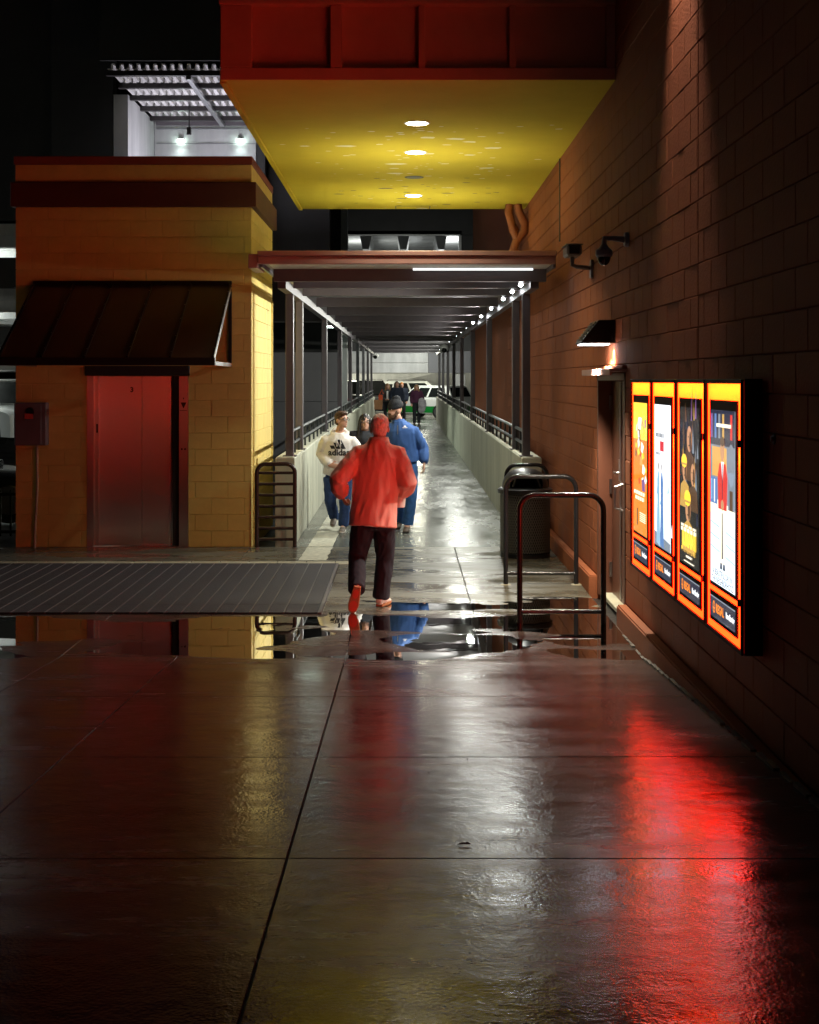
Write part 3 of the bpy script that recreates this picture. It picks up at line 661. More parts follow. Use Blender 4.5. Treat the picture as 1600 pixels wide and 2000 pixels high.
block_wall(tw,lambda u,z:(TX1,u,z),math.pi/2,TY0+.052,TY1,0,4.23,.0,[],M_cream,100,joint=.006)
for o in bpy.data.objects:
    if o not in before and o.parent==tw: o.matrix_parent_inverse=offt
T_(MB().box(TX0-.05,TX1+.06,TY0-.06,TY1+.05,4.232,4.535),'dark_band',M_maroon,bevel=.006)
T_(MB().box(TX0,TX1,TY0-.004,TY1,4.537,4.757),'upper_band',M_cream,bevel=.004)
T_(MB().box(TX0-.015,TX1+.01,TY0-.03,TY1+.02,4.759,TZ),'cap',M_redcap,bevel=.005)
T_(MB().box(TX1+.002,TX1+.016,TY0+.55,TY0+1.35,.98,1.07),'vent_strip',M_mort)
T_(MB().box(TX1-.001,TX1+.012,TY0+.18,TY0+.2,0,3.2).box(TX1-.001,TX1+.02,TY1-.14,TY1-.1,0,3.2),'corner_conduit',M_cream)
# lift door set
dy=TY0+.10
T_(MB().box(LX0-.02,LX1+.02,TY0-.03,TY0+.06,LZ+.002,LZ+.125),'door_head',M_dsteel,bevel=.004)
T_(MB().box(LX0,LX0+.085,TY0-.006,TY0+.16,0,LZ),'jamb',M_steelf,bevel=.003)
T_(MB().box(LX1-.115,LX1,TY0-.006,TY0+.16,0,LZ),'jamb',M_steelf,bevel=.003)
T_(MB().box(LX1-.20,LX1-.116,TY0+.05,TY0+.16,0,LZ),'dark_return',M_dsteel)
xm=-3.285
dl=T_(MB().box(LX0+.13,xm-.003,dy,dy+.04,.01,LZ-.005),'lift_door',M_steel)
dr=T_(MB().box(xm+.003,LX1-.201,dy,dy+.04,.01,LZ-.005),'lift_door',M_steel)
T_(MB().box(LX0+.086,LX0+.128,dy-.03,dy+.04,.01,LZ-.005),'door_return',M_steelf)
mb=MB(); add_text(mb,'3',.085,lambda x,y:(-3.41+x,dy-.002,1.93+y),.004); T_(mb,'floor_number',M_plast)
mb=MB().box(LX0+.10,LX0+.122,dy-.034,dy-.029,1.42,1.53); T_(mb,'reader_slot',M_plast)
mb=MB(); xj=LX1-.058; yj=TY0-.0085
mb.poly([(xj-.036,yj,1.80),(xj+.036,yj,1.80),(xj,yj,1.725)]); mb.quad((xj-.006,yj,1.84),(xj+.006,yj,1.84),(xj+.006,yj,1.86),(xj-.006,yj,1.86))
for z in(1.70,): mb.box(xj-.045,xj+.045,yj-.001,yj+.001,z-.003,z+.003)
T_(mb,'arrow_sign',M_plast)
T_(MB().loft([((xj-.02,yj+.002,1.22),.012,.012),((xj-.02,yj-.008,1.22),.012,.012)],(1,0,0)).loft([((xj+.02,yj+.002,1.22),.012,.012),((xj+.02,yj-.008,1.22),.012,.012)],(1,0,0)),'call_button',M_dsteel)
T_(MB().box(LX0,LX1,TY0-.02,TY0+.35,-.05,.008),'sill',M_steelf)
# awning over the lift door
AX0,AX1,AYf=-4.59,-2.165,15.62; az1,az0,azw=CAMZ+1.19,CAMZ+.24,CAMZ+.20
aw=empty('awning',(-3.38,TY0,azw),label='sloping dark metal awning above the lift door',cat='awning'); offa=Matrix.Translation((3.38,-TY0,-azw))
def A_(mb,n,m,par=None,**k):
    o=mb.build(n,m,None,**k); o.parent=par or aw; o.matrix_parent_inverse=offa if not par else Matrix.Identity(4); return o
xsA=[AX0+(AX1-AX0)*i/5 for i in range(6)]
sl=(az1-az0)/(TY0-.01-AYf)
for i in range(5):
    a,b=xsA[i]+.006,xsA[i+1]-.006
    A_(MB().add([(a,AYf,az0),(b,AYf,az0),(b,TY0-.01,az1),(a,TY0-.01,az1),(a,AYf,az0-.01),(b,AYf,az0-.01),(b,TY0-.01,az1-.01),(a,TY0-.01,az1-.01)],[(0,1,2,3),(7,6,5,4),(0,4,5,1),(1,5,6,2),(2,6,7,3),(3,7,4,0)]),'panel',M_awn)
for i in range(6):
    x=xsA[i]; w2=.014
    A_(MB().add([(x-w2,AYf-.01,az0+.004),(x+w2,AYf-.01,az0+.004),(x+w2,TY0-.01,az1+.006),(x-w2,TY0-.01,az1+.006),(x-w2,AYf-.01,az0+.03),(x+w2,AYf-.01,az0+.03),(x+w2,TY0-.01,az1+.03),(x-w2,TY0-.01,az1+.03)],[(3,2,1,0),(4,5,6,7),(0,1,5,4),(1,2,6,5),(2,3,7,6),(3,0,4,7)]),'seam_rib',M_awnfr)
A_(MB().box(AX0-.03,AX1+.03,AYf-.05,AYf+.03,az0-.075,az0+.012),'front_gutter',M_awnfr,bevel=.006)
A_(MB().box(AX0-.02,AX1+.02,TY0-.05,TY0-.008,az1-.01,az1+.04),'top_flashing',M_awnfr,bevel=.004)
for x in(AX0,AX1):
    A_(MB().tube([(x,AYf,az0-.02),(x,TY0-.02,az1-.03)],.022,8,(1,0,0)),'side_strut',M_silver if x==AX1 else M_awnfr)
    A_(MB().box(x-.02,x+.02,AYf+.03,TY0-.005,az0-.075,az0-.03),'side_bar',M_silver if x==AX1 else M_awnfr)
    A_(MB().box(x-.02,x+.02,TY0-.05,TY0-.006,az0-.03,az1-.02),'wall_bar',M_awnfr)
mb=MB(); rd=random.Random(2)
for i in range(6):
    for j in range(5):
        t=.08+.2*j+rd.uniform(-.03,.03); mb.ball((xsA[i],AYf+(TY0-AYf)*t,az0+(az1-az0)*t+.034),.009,.009,.006,6,4)
A_(mb,'rivets',M_silver,kind='stuff')
# electrical box and conduit left of the lift door
bx0,bx1,bz0,bz1=-4.82,-4.42,1.27,1.80
fit('electrical_box',(-4.62,TY0,bz0),'grey electrical box with red label on the lift tower','electrical box',[
 (MB().box(bx0,bx1,TY0-.14,TY0-.004,bz0,bz1),'enclosure',M_boxg,{'bevel':.012}),
 (MB().box(bx0+.015,bx1-.06,TY0-.152,TY0-.141,bz0+.015,bz1-.015),'cover',M_boxg,{'bevel':.005}),
 (MB().box(-4.68,-4.575,TY0-.178,TY0-.171,1.60,1.665),'label_plate',M_label,{}),
 (MB().loft([((-4.62,TY0-.153,1.69),.055,.055),((-4.62,TY0-.17,1.69),.05,.05)],(1,0,0)),'dial',M_plast,{}),
 (MB().tube([(-4.56,TY0-.05,bz0),(-4.555,TY0-.05,.75),(-4.57,TY0-.045,.45),(-4.585,TY0-.04,.3),(-4.59,TY0-.04,0)],.017,10),'conduit',M_cond,{'smooth':True})])

# ---------------------------------------------------------------- racks, bin
def bike_rack(x0,x1,y,h,label):
    z=gz((x0+x1)/2,y)
    t=empty('bike_rack',((x0+x1)/2,y,z),label=label,cat='bike rack',group='black hoop bike racks by the brown wall')
    o=MB().tube([(p[0]-(x0+x1)/2,0,p[2]-z) for p in arc_u(x0,x1,z-.015,z+h,y,.13)],.024,12,(0,1,0)).build('hoop',M_blkst,t,smooth=True)
    MB().tube([(-(x1-x0)/2,0,.115),((x1-x0)/2,0,.115)],.02,10,(0,0,1)).build('lower_bar',M_blkst,t,smooth=True)
    for x in(x0,x1): MB().lathe((x-(x0+x1)/2,0,-.012),[(.055,0),(.055,.016),(.03,.02)],14).build('foot_plate',M_wood,t)
bike_rack(.985,1.70,11.8,1.11,'black hoop bike rack standing in the puddle, nearest the viewer')
bike_rack(1.03,1.745,14.04,1.10,'black hoop bike rack in front of the mesh bin, second hoop')
bike_rack(1.24,1.74,16.85,1.045,'black hoop bike rack behind the mesh bin, mostly hidden')
bc=Vector((1.425,16.32,0))
tb=empty('rubbish_bin',bc,label='black domed rubbish bin with expanded metal mesh body',cat='bin')
MB().lathe((0,0,.03),[(.255,0),(.265,.02),(.265,.76),(.25,.76)],32).build('liner',M_plast,tb,smooth=True)
MB().lathe((0,0,0),[(.28,0),(.295,.0),(.295,.05),(.28,.05)],32).build('base_ring',M_plast,tb)
MB().lathe((0,0,.74),[(.29,0),(.325,.01),(.325,.055),(.30,.07),(.27,.075)],32).build('lid_rim',M_plast,tb,smooth=True)
mb=MB(); prof=[(.275,.0),(.268,.06),(.245,.12),(.20,.175),(.12,.215),(.02,.232)]
nn=32; 
vs=[(r*math.cos(2*math.pi*j/nn),r*math.sin(2*math.pi*j/nn),.812+z) for r,z in prof for j in range(nn)]
fs=[(i*nn+j,i*nn+(j+1)%nn,(i+1)*nn+(j+1)%nn,(i+1)*nn+j) for i in range(len(prof)-1) for j in range(nn) if not(i in(0,1) and 20<=j<=27)]
mb.add(vs,fs); mb.build('dome_lid',M_plast,tb,smooth=True)
MB().tube([(.10,-.20,.98),(.16,-.22,.83)],.012,8).tube([(-.10,-.20,.98),(-.16,-.22,.83)],.012,8).build('flap_arm',M_plast,tb)
mb=MB(); NU,NV=64,22; rr=.288
for v in range(NV):
    for u in range(NU):
        a=2*math.pi*(u+.5*(v%2))/NU; z=.06+.68*v/NV; dz=.68/NV
        for s in(-1,1):
            a2=a+s*math.pi/NU; p=Vector((rr*math.cos(a),rr*math.sin(a),z)); q=Vector((rr*math.cos(a2),rr*math.sin(a2),z+dz))
            e=Vector((math.cos(a),math.sin(a),0)); t_=Vector((-math.sin(a),math.cos(a),0))*.0035
            mb.add([p-t_,p+t_,q+t_,q-t_,p-t_+e*.006,p+t_+e*.006,q+t_+e*.006,q-t_+e*.006],[(4,5,6,7),(0,4,7,3),(1,2,6,5)])
mb.build('mesh_body',M_meshm,tb,kind='stuff')
gr=empty('guard_rack',(-1.59,17.1,0),label='brown tubular guard of stacked rungs between lift tower and parapet',cat='guard rail')
MB().tube([(p[0],0,p[2]) for p in arc_u(-.235,.235,-.01,1.04,0,.11)],.026,12,(0,1,0)).build('hoop',M_brnst,gr,smooth=True)
for i in range(7): MB().tube([(-.235,0,.95-.137*(i+.0)-.02),(.235,0,.95-.137*i-.02)],.0185,10,(0,0,1)).build('rung',M_brnst,gr,smooth=True)
for x in(-.235,.235): MB().lathe((x,0,0),[(.045,0),(.045,.008),(.03,.012)],12).build('foot_plate',M_silver,gr)

# ---------------------------------------------------------------- entrance mat
fm=empty('entrance_mat',(-4,13.9,0),label='wide grey ribbed entrance mat in front of the lift',cat='mat'); 
MX1=-.77; n_st=46; sw=.152
strip=MB().box(-sw/2+.006,sw/2-.006,-1.63+.46,1.63,.0,.011).mesh('mat_strip',M_mat,bevel=.003)
stripn=MB().box(-sw/2+.006,sw/2-.006,-1.63,-1.63+.448,.0,.011).mesh('mat_strip',M_mat,bevel=.003)
rib=MB().box(-.005,.005,-1.63,1.63,.0,.014).mesh('mat_rib',M_matln)
for i in range(n_st):
    x=MX1-sw*(i+.5)+4
    inst(strip,'mat_strip',(x,.03,.0),fm); inst(stripn,'mat_strip',(x,.03,.0),fm)
    inst(rib,'mat_rib',(x-sw/2,.03,.0),fm)
MB().box(-4.2,4+MX1+.02,-1.62,1.68,-.03,.0005).build('mat_base',M_plast,fm)
mb=MB().box(4+MX1+.001,4+MX1+.03,-1.62,1.68,-.01,.013).box(-4.2,4+MX1+.03,1.662,1.69,-.01,.013); mb.build('mat_frame',M_matln,fm)

# ---------------------------------------------------------------- covered walkway
WEND=64.6; SL=.004
def wz(y): return SL*(y-17.4)
PH=1.095
M_cap=mat('parapet_top',(.5,.49,.38),.7,noise_scale=8,var=.35,bump=.4,bump_scale=40)
for side,(pa,pb,lab) in enumerate([(-1.63,-1.38,'concrete parapet wall along the left edge of the covered walkway'),(1.48,1.73,'concrete parapet wall along the right edge of the covered walkway')]):
    t=empty('parapet_wall',((pa+pb)/2,17.4,0),label=lab,cat='wall',group='walkway parapets'); offp=Matrix.Translation((-(pa+pb)/2,-17.4,0))
    y=17.4; i=0
    segs=[17.4,18.5]+[18.5+3.0*k for k in range(1,16)]+[WEND]
    for a,b in zip(segs[:-1],segs[1:]):
        j=.006; inn=.012 if i%1==0 else 0
        o=MB().add([(x,yy_,z) for yy_ in(a+j,b-j) for (x,z) in((pa,-.3),(pb,-.3),(pb,wz(yy_)+PH),(pa,wz(yy_)+PH))],[(0,1,2,3),(7,6,5,4),(0,4,5,1),(1,5,6,2),(2,6,7,3),(3,7,4,0)]).build('panel',[M_conc],None,bevel=.008)
        o.parent=t; o.matrix_parent_inverse=offp; i+=1
    o=MB().add([(x,yy_,wz(yy_)+dz) for yy_ in(17.41,WEND-.01) for (x,dz) in((pa+.012,PH-.02),(pb-.012,PH-.02),(pb-.012,PH+.012),(pa+.012,PH+.012))],[(0,1,2,3),(7,6,5,4),(0,4,5,1),(1,5,6,2),(2,6,7,3),(3,7,4,0)]).build('top_cap',M_cap,None,bevel=.005); o.parent=t; o.matrix_parent_inverse=offp
    o=MB().box(pa+.03,pb-.03,17.45,WEND-.05,-.3,.9).build('joint_core',M_dirt,None); o.parent=t; o.matrix_parent_inverse=offp

can=empty('walkway_canopy',(0,15.6,3.3),label='long flat canopy on dark steel columns over the walkway',cat='canopy'); offc=Matrix.Translation((0,-15.6,-3.3))
def K_(mb,n,m,par=None,**k):
    o=mb.build(n,m,None,**k); o.parent=par or can; o.matrix_parent_inverse=offc if not par else Matrix.Identity(4); return o
def cz(y): return .0018*(y-17.4)
BB=CAMZ+1.166; UB=CAMZ+1.325
KX0,KX1=-1.60,1.68
def sloped(x0,x1,y0,y1,z0,z1,f=cz):
    return MB().add([(x,y,z+f(y)) for y in(y0,y1) for (x,z) in((x0,z0),(x1,z0),(x1,z1),(x0,z1))],[(0,1,2,3),(7,6,5,4),(0,4,5,1),(1,5,6,2),(2,6,7,3),(3,7,4,0)])
K_(sloped(KX0,KX1,15.62,WEND+.4,UB,UB+.012),'roof_underside',M_deckin)
K_(sloped(KX0,KX1,15.62,WEND+.4,UB+.014,UB+.08),'roof_deck',M_deck)
K_(MB().box(KX0-.05,KX1+.02,15.54,15.61,CAMZ+1.305,CAMZ+1.395),'fascia',M_gutter,bevel=.006)
K_(MB().box(KX0-.05,KX1+.03,15.50,15.60,CAMZ+1.397,CAMZ+1.45),'gutter_lip',M_gutter,bevel=.006)
K_(MB().box(KX0-.16,KX0-.052,15.56,16.3,CAMZ+1.26,CAMZ+1.42),'gutter_end',M_gutter,bevel=.006)
K_(sloped(KX0-.03,KX0-.001,15.62,WEND,UB-.05,UB+.08),'side_fascia',M_bronze); K_(sloped(KX1+.001,KX1+.03,15.62,WEND,UB-.05,UB+.08),'side_fascia',M_bronze)
K_(MB().box(KX0+.06,KX1-.01,15.7,16.34,UB-.014,UB-.002),'front_soffit',M_white)
K_(MB().tube([(.10,16.12,UB-.035),(1.50,16.12,UB-.035)],.012,8,(0,0,1)),'strip_lamp_tube',emis('strip_tube',(.97,1,.98),1.5))
K_(MB().box(.06,1.54,16.10,16.14,UB-.02,UB-.0145),'strip_lamp_body',M_white)
ybeam=[16.4,17.6]+[19.2+3.0*k for k in range(0,16)]
K_(MB().box(-1.55,1.68,16.35,16.45,BB,BB+.155),'front_beam',M_bronze,bevel=.004)
for y in ybeam[1:]:
    K_(MB().box(-1.41,1.50,y-.04,y+.04,BB+cz(y),BB+cz(y)+.15),'cross_beam',M_bronze,bevel=.004)
for x in(-1.46,1.55): K_(sloped(x-.05,x+.05,16.45,WEND,BB-.075,BB+.03),'edge_beam',M_bronze)
ycol=[17.62,19.25]+[19.25+6.0*k for k in range(1,8)]
cm=MB().box(-.05,.05,-.05,.05,0,BB-.075-PH-.012).mesh('column',M_bronze,bevel=.006)
pm=MB().box(-.085,.085,-.085,.085,0,.012).mesh('base_plate',M_bronze)
for y in ycol:
    for x in(-1.46,1.55):
        o=inst(cm,'column',(x,y,PH+.012+wz(y)),can); o.matrix_parent_inverse=offc
        o.scale=(1,1,(BB-.075+cz(y)-(PH+.012+wz(y)))/(BB-.075-PH-.012))
        p=inst(pm,'base_plate',(x,y,PH+.012+wz(y)),can); p.matrix_parent_inverse=offc
# handrails on the parapets, one run for each side
for (x,lab) in((-1.46,'low double handrail between the columns on the left parapet'),(1.55,'low double handrail between the columns on the right parapet')):
    t=empty('handrail',(x,17.6,PH),label=lab,cat='railing',group='parapet handrails'); offr=Matrix.Translation((-x,-17.6,-PH))
    ys_=ycol+[WEND-.3]
    for a,b in zip(ys_[:-1],ys_[1:]):
        mb=MB()
        for hz_ in(.16,.32): mb.tube([(x,a+.06,PH+wz(a)+hz_),(x,b-.06,PH+wz(b)+hz_)],.022,8,(0,0,1))
        o=mb.build('rail',M_rail,None,smooth=True); o.parent=t; o.matrix_parent_inverse=offr
        npz=max(2,int((b-a)/1.0))
        for k in range(npz+1):
            yv=a+.12+(b-a-.24)*k/npz
            o=MB().box(x-.015,x+.015,yv-.015,yv+.015,PH+wz(yv)+.005,PH+wz(yv)+.32).build('post',M_rail,None); o.parent=t; o.matrix_parent_inverse=offr
# small lamps along the right edge beam
ORD=['first','second','third','fourth','fifth','sixth','seventh','eighth','ninth','tenth','eleventh','twelfth','thirteenth']
ylamp=[16.62,17.95,19.6,22.3,25.2,28.2,31.2,34.2,37.2,43.2,49.2,55.2,61.2]
lpow=[120,330,480,420,340,360,380,380,380,300,320,340,340]
for k,y in enumerate(ylamp):
    z=BB-.02+cz(y); x=1.40
    fit('canopy_lamp',(x,y,z),f'small bright floodlight under the canopy, {ORD[k]} from the front','lamp',[
      (MB().ball((x,y,z-.002),*((.024,.03,.022) if k<6 else (.007,.007,.006)),12,8),'lens',E_led if k<6 else E_pack,{'smooth':True}),
      (MB().box(x-.02,x+.105,y-.03,y+.03,z+.02,z+.05),'bracket',M_bronze,{})])['group']='lamps under the walkway canopy'
    lamp('canopy_lamp_light','SPOT',(x-.07,y,z-.05),lpow[k]*.68,(.98,1,.90),(x-2.2,y-.40 if k<5 else y-.62 if k<9 else y+1.6,z-1.6),.04,150,.7)
for k,(y,x,lab) in enumerate([(64.0,-1.35,'tiny dome camera under the far left end of the canopy'),(48.0,1.38,'tiny dome camera under the canopy on the right, part way along')]):
    z=BB-.12+cz(y)
    fit('small_dome_camera',(x,y,z),lab,'camera',[(MB().ball((x,y,z),.16,.16,.14),'dome',M_white,{'smooth':True}),(MB().ball((x,y-.05,z-.05),.11,.13,.11),'lens',M_lens,{'smooth':True})])['group']='dome cameras under the canopy'

# ---------------------------------------------------------------- car park behind
gp=empty('parking_garage',(0,70,0),label='dark multi-storey concrete car park behind the walkway',cat='building'); offg=Matrix.Translation((0,-70,0))
def G_(mb,n,m,par=None,**k):
    o=mb.build(n,m,None,**k); o.parent=par or gp; o.matrix_parent_inverse=offg if not par else Matrix.Identity(4); return o
# end of the walkway
G_(MB().box(-9,1.2,70,70.5,CAMZ+.36,CAMZ+.86),'spandrel_lower',M_gconc,bevel=.01)
G_(MB().box(-9,1.2,70.02,70.5,CAMZ+.875,CAMZ+1.45),'spandrel_upper',M_gconc,bevel=.01)
G_(MB().box(1.22,9,70.05,70.5,CAMZ+.36,CAMZ+1.45),'spandrel_right',M_grey)
G_(MB().box(-30,30,82,82.3,0,CAMZ+6.2),'back_wall',M_gconc)
G_(MB().prism([(-4.6,CAMZ+.36),(1.6,CAMZ+.36),(-.6,CAMZ-.15),(-4.6,CAMZ-.15)],'y',78.5,79.2),'ramp_haunch',M_gconc)
G_(MB().box(-30,30,70.6,82,CAMZ+1.46,CAMZ+1.7),'level_slab',M_gconc)
G_(MB().box(2.55,3.1,70.2,70.9,.18,CAMZ+.35),'column',M_gconc,bevel=.02)
# dark upper facade with one lit opening
oz0,oz1,ox0,ox1=CAMZ+6.45,CAMZ+7.31,-2.86,2.77
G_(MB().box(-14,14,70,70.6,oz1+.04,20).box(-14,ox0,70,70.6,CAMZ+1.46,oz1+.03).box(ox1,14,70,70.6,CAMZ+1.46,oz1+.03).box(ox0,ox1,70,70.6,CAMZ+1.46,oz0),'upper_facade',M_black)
G_(MB().box(ox0-.05,ox1+.05,69.9,70.0,oz1,oz1+.06),'opening_edge',M_gconc)
G_(MB().box(ox0-.1,ox0-.002,69.95,70.3,oz0,oz1),'opening_jamb',M_gconc); G_(MB().box(ox1+.002,ox1+.12,69.95,70.3,oz0,oz1),'opening_jamb',M_gconc)
G_(MB().box(-6,6,70.7,86,oz1+.22,oz1+.5),'upper_slab',M_gconc)
G_(MB().box(-6,6,85,85.3,oz0-2,oz1+.4),'upper_back_wall',M_grey)
for x in(-2.0,-.05,1.9):
    G_(MB().prism([(x-.32,oz1+.22),(x+.32,oz1+.22),(x+.16,oz1-.55),(x-.16,oz1-.55)],'y',71.4,85),'rib',M_gconc)
for x in(-1.2,.9): G_(MB().box(x-.35,x+.35,80,80.5,oz0-1,oz0+.55),'dark_bay',M_black)
lamp('upper_garage_light','POINT',(2.3,74,oz0+.1),420,(.95,1,1),None,.3)
lamp('upper_garage_light_left','POINT',(-2.4,75,oz0-.2),160,(.95,1,.95),None,.3)
# pale column and panelled grey wall left of the walkway
G_(MB().box(-2.30,-2.06,50,50.35,-.1,14),'tall_column',M_gconc,bevel=.02)
for i in range(5):
    a=-1.66-i*1.25
    for z0,z1 in((-.1,1.52),(1.53,CAMZ+.70)): G_(MB().box(a-1.245,a,35,35.3,z0,z1-.004),'wall_panel',M_grey,bevel=.006)
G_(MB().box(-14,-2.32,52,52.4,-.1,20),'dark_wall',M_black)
G_(MB().box(-1.62,-1.66-5*1.25,35.32,35.4,-.1,1),'panel_footing',M_black)
for k,(x_,y_,d) in enumerate([(620,622,40),(648,638,46.6)]):
    p=px(x_,y_,d)
    fit('garage_ceiling_light',p,['bright greenish car park light, nearer of two left of the canopy','bright greenish car park light, further of two left of the canopy'][k],'lamp',[
      (MB().box(p.x-.20,p.x+.20,p.y-.3,p.y+.3,p.z-.02,p.z+.02),'lens',E_gar,{}),(MB().box(p.x-.24,p.x+.24,p.y-.35,p.y+.35,p.z+.021,p.z+.09),'housing',M_white,{}),
      (MB().tube([(p.x,p.y,p.z+.09),(p.x,p.y,p.z+1.5)],.02),'stem',M_dsteel,{})])['group']='car park lights left of the canopy'
    lamp('garage_ceiling_beam','SPOT',(p.x,p.y,p.z-.08),500,(.9,1,.88),(p.x+.9,p.y-1.5,0),.15,110,.5)
for x_,y_,pw in((-3.5,75,420),(3.5,74.5,360),(.6,66.4,160)):
    lamp('garage_light','POINT',(x_,y_,CAMZ+.9 if y_>73 else CAMZ+1.2),pw,(1,.98,.78),None,.3)
lamp('walkway_end_light','POINT',(.2,66.9,CAMZ+1.9),300,(.95,1,.98),None,.25)
# lit bay high on the left with corrugated deck
DZ_=CAMZ+5.76
G_(MB().box(-5.55,-3.30,30.7,31.0,3.0,DZ_),'bay_back_wall',M_gconc)
G_(MB().box(-5.85,-5.56,27.8,31.0,2.0,DZ_-.02),'bay_side_wall',M_gconc)
G_(MB().box(-3.28,-3.1,30.72,31,3.0,DZ_),'bay_edge',M_black)
mb=MB(); x=-5.5; p=.155; n_=int(4.6/p); 
prof=[]
for i in range(n_):
    xx=-5.5+i*p; prof+=[(xx,DZ_),(xx+.06,DZ_),(xx+.075,DZ_+.10),(xx+.14,DZ_+.10)]
mb.add([(x,y,z) for y in(25.6,30.9) for x,z in prof],[(i,i+1,len(prof)+i+1,len(prof)+i) for i in range(len(prof)-1)])
G_(mb,'corrugated_deck',M_deck)
for y in(25.75,26.85,28.0,29.1,30.2): G_(MB().box(-5.55,-1.0,y-.06,y+.06,DZ_-.10,DZ_-.005),'deck_beam',M_dsteel)
G_(MB().box(-4.06,-3.97,25.7,30.6,DZ_-.17,DZ_-.102),'deck_purlin',M_silver)
G_(MB().box(-5.5,-3.3,30.60,30.68,DZ_-.12,DZ_-.02),'wall_angle',M_bronze)
G_(MB().tube([(-5.5,30.66,7.65),(-3.3,30.66,7.65)],.012).tube([(-5.5,30.66,7.32),(-3.3,30.66,7.32)],.008),'wall_conduit',M_grey)
G_(MB().tube([(-4.3,27.6,DZ_-.2),(-4.3,27.6,7.1)],.012).box(-4.34,-4.26,27.56,27.64,6.98,7.12),'hanging_box',M_dsteel)
for k,xx in enumerate((-4.96,-3.64)):
    fit('bay_wall_light',(xx,30.7,7.39),['left of two small lights on the concrete wall above the lift tower','right of two small lights on the concrete wall above the lift tower'][k],'lamp',[
      (MB().ball((xx,30.62,7.39),.075,.06,.035,12,8),'lens',E_gar,{'smooth':True}),(MB().box(xx-.05,xx+.05,30.62,30.7,7.42,7.46),'bracket',M_dsteel,{})])['group']='wall lights in the lit bay'
    lamp('bay_wall_beam','SPOT',(xx,30.57,7.35),9,(.85,1,.98),(xx,30.62,5),.04,110,.9)
lamp('bay_fill','AREA',(-4.0,28.2,5.2),105,(.88,.86,1),(-4.0,28.0,9),1.6)  # unseen upward fill with no fixture, added to brighten the deck
# dark blank masses of the car park
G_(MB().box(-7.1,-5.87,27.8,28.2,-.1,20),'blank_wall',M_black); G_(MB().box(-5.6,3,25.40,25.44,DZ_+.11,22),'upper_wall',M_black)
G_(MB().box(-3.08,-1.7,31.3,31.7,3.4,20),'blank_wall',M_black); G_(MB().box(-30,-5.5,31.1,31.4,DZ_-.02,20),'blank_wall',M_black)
# storeys seen past the left of the lift tower
for z in(CAMZ+2.95,CAMZ+1.62,CAMZ+.42):
    G_(MB().box(-18,-7.12,28.3,42,z,z+.25),'storey_slab',M_gconc)
    for i in range(4): G_(MB().prism([(28.4+i*3.2,z-.22),(28.7+i*3.2,z-.22),(28.8+i*3.2,z-.003),(28.3+i*3.2,z-.003)],'x',-18,-7.12),'slab_beam',M_gconc)
for z0,z1 in((CAMZ+1.88,CAMZ+2.48),(CAMZ+.68,CAMZ+1.08),(CAMZ+3.25,12)): G_(MB().box(-18,-7.12,28.0,28.28,z0,z1),'spandrel',M_black)
G_(MB().box(-18,-7.12,41,41.3,-.1,6),'storey_back_wall',M_black)
for z,pw in((CAMZ+2.1,150),(CAMZ+1.2,80),(CAMZ-.3,110)): lamp('storey_light','POINT',(-10.2,31,z),pw,(.92,1,.95),None,.2)
fc=empty('car_park_fence',(-6.4,18.4,0),label='low dark picket fence left of the lift tower',cat='fence')
for i in range(22): MB().box(-.012,.012,-.012,.012,0,.62).build('picket',M_dsteel,fc).location=(-1.5+i*.14,0,0)
for z in(.06,.56): MB().box(-1.55,1.5,-.018,-.013,z-.02,z+.02).build('rail',M_dsteel,fc)

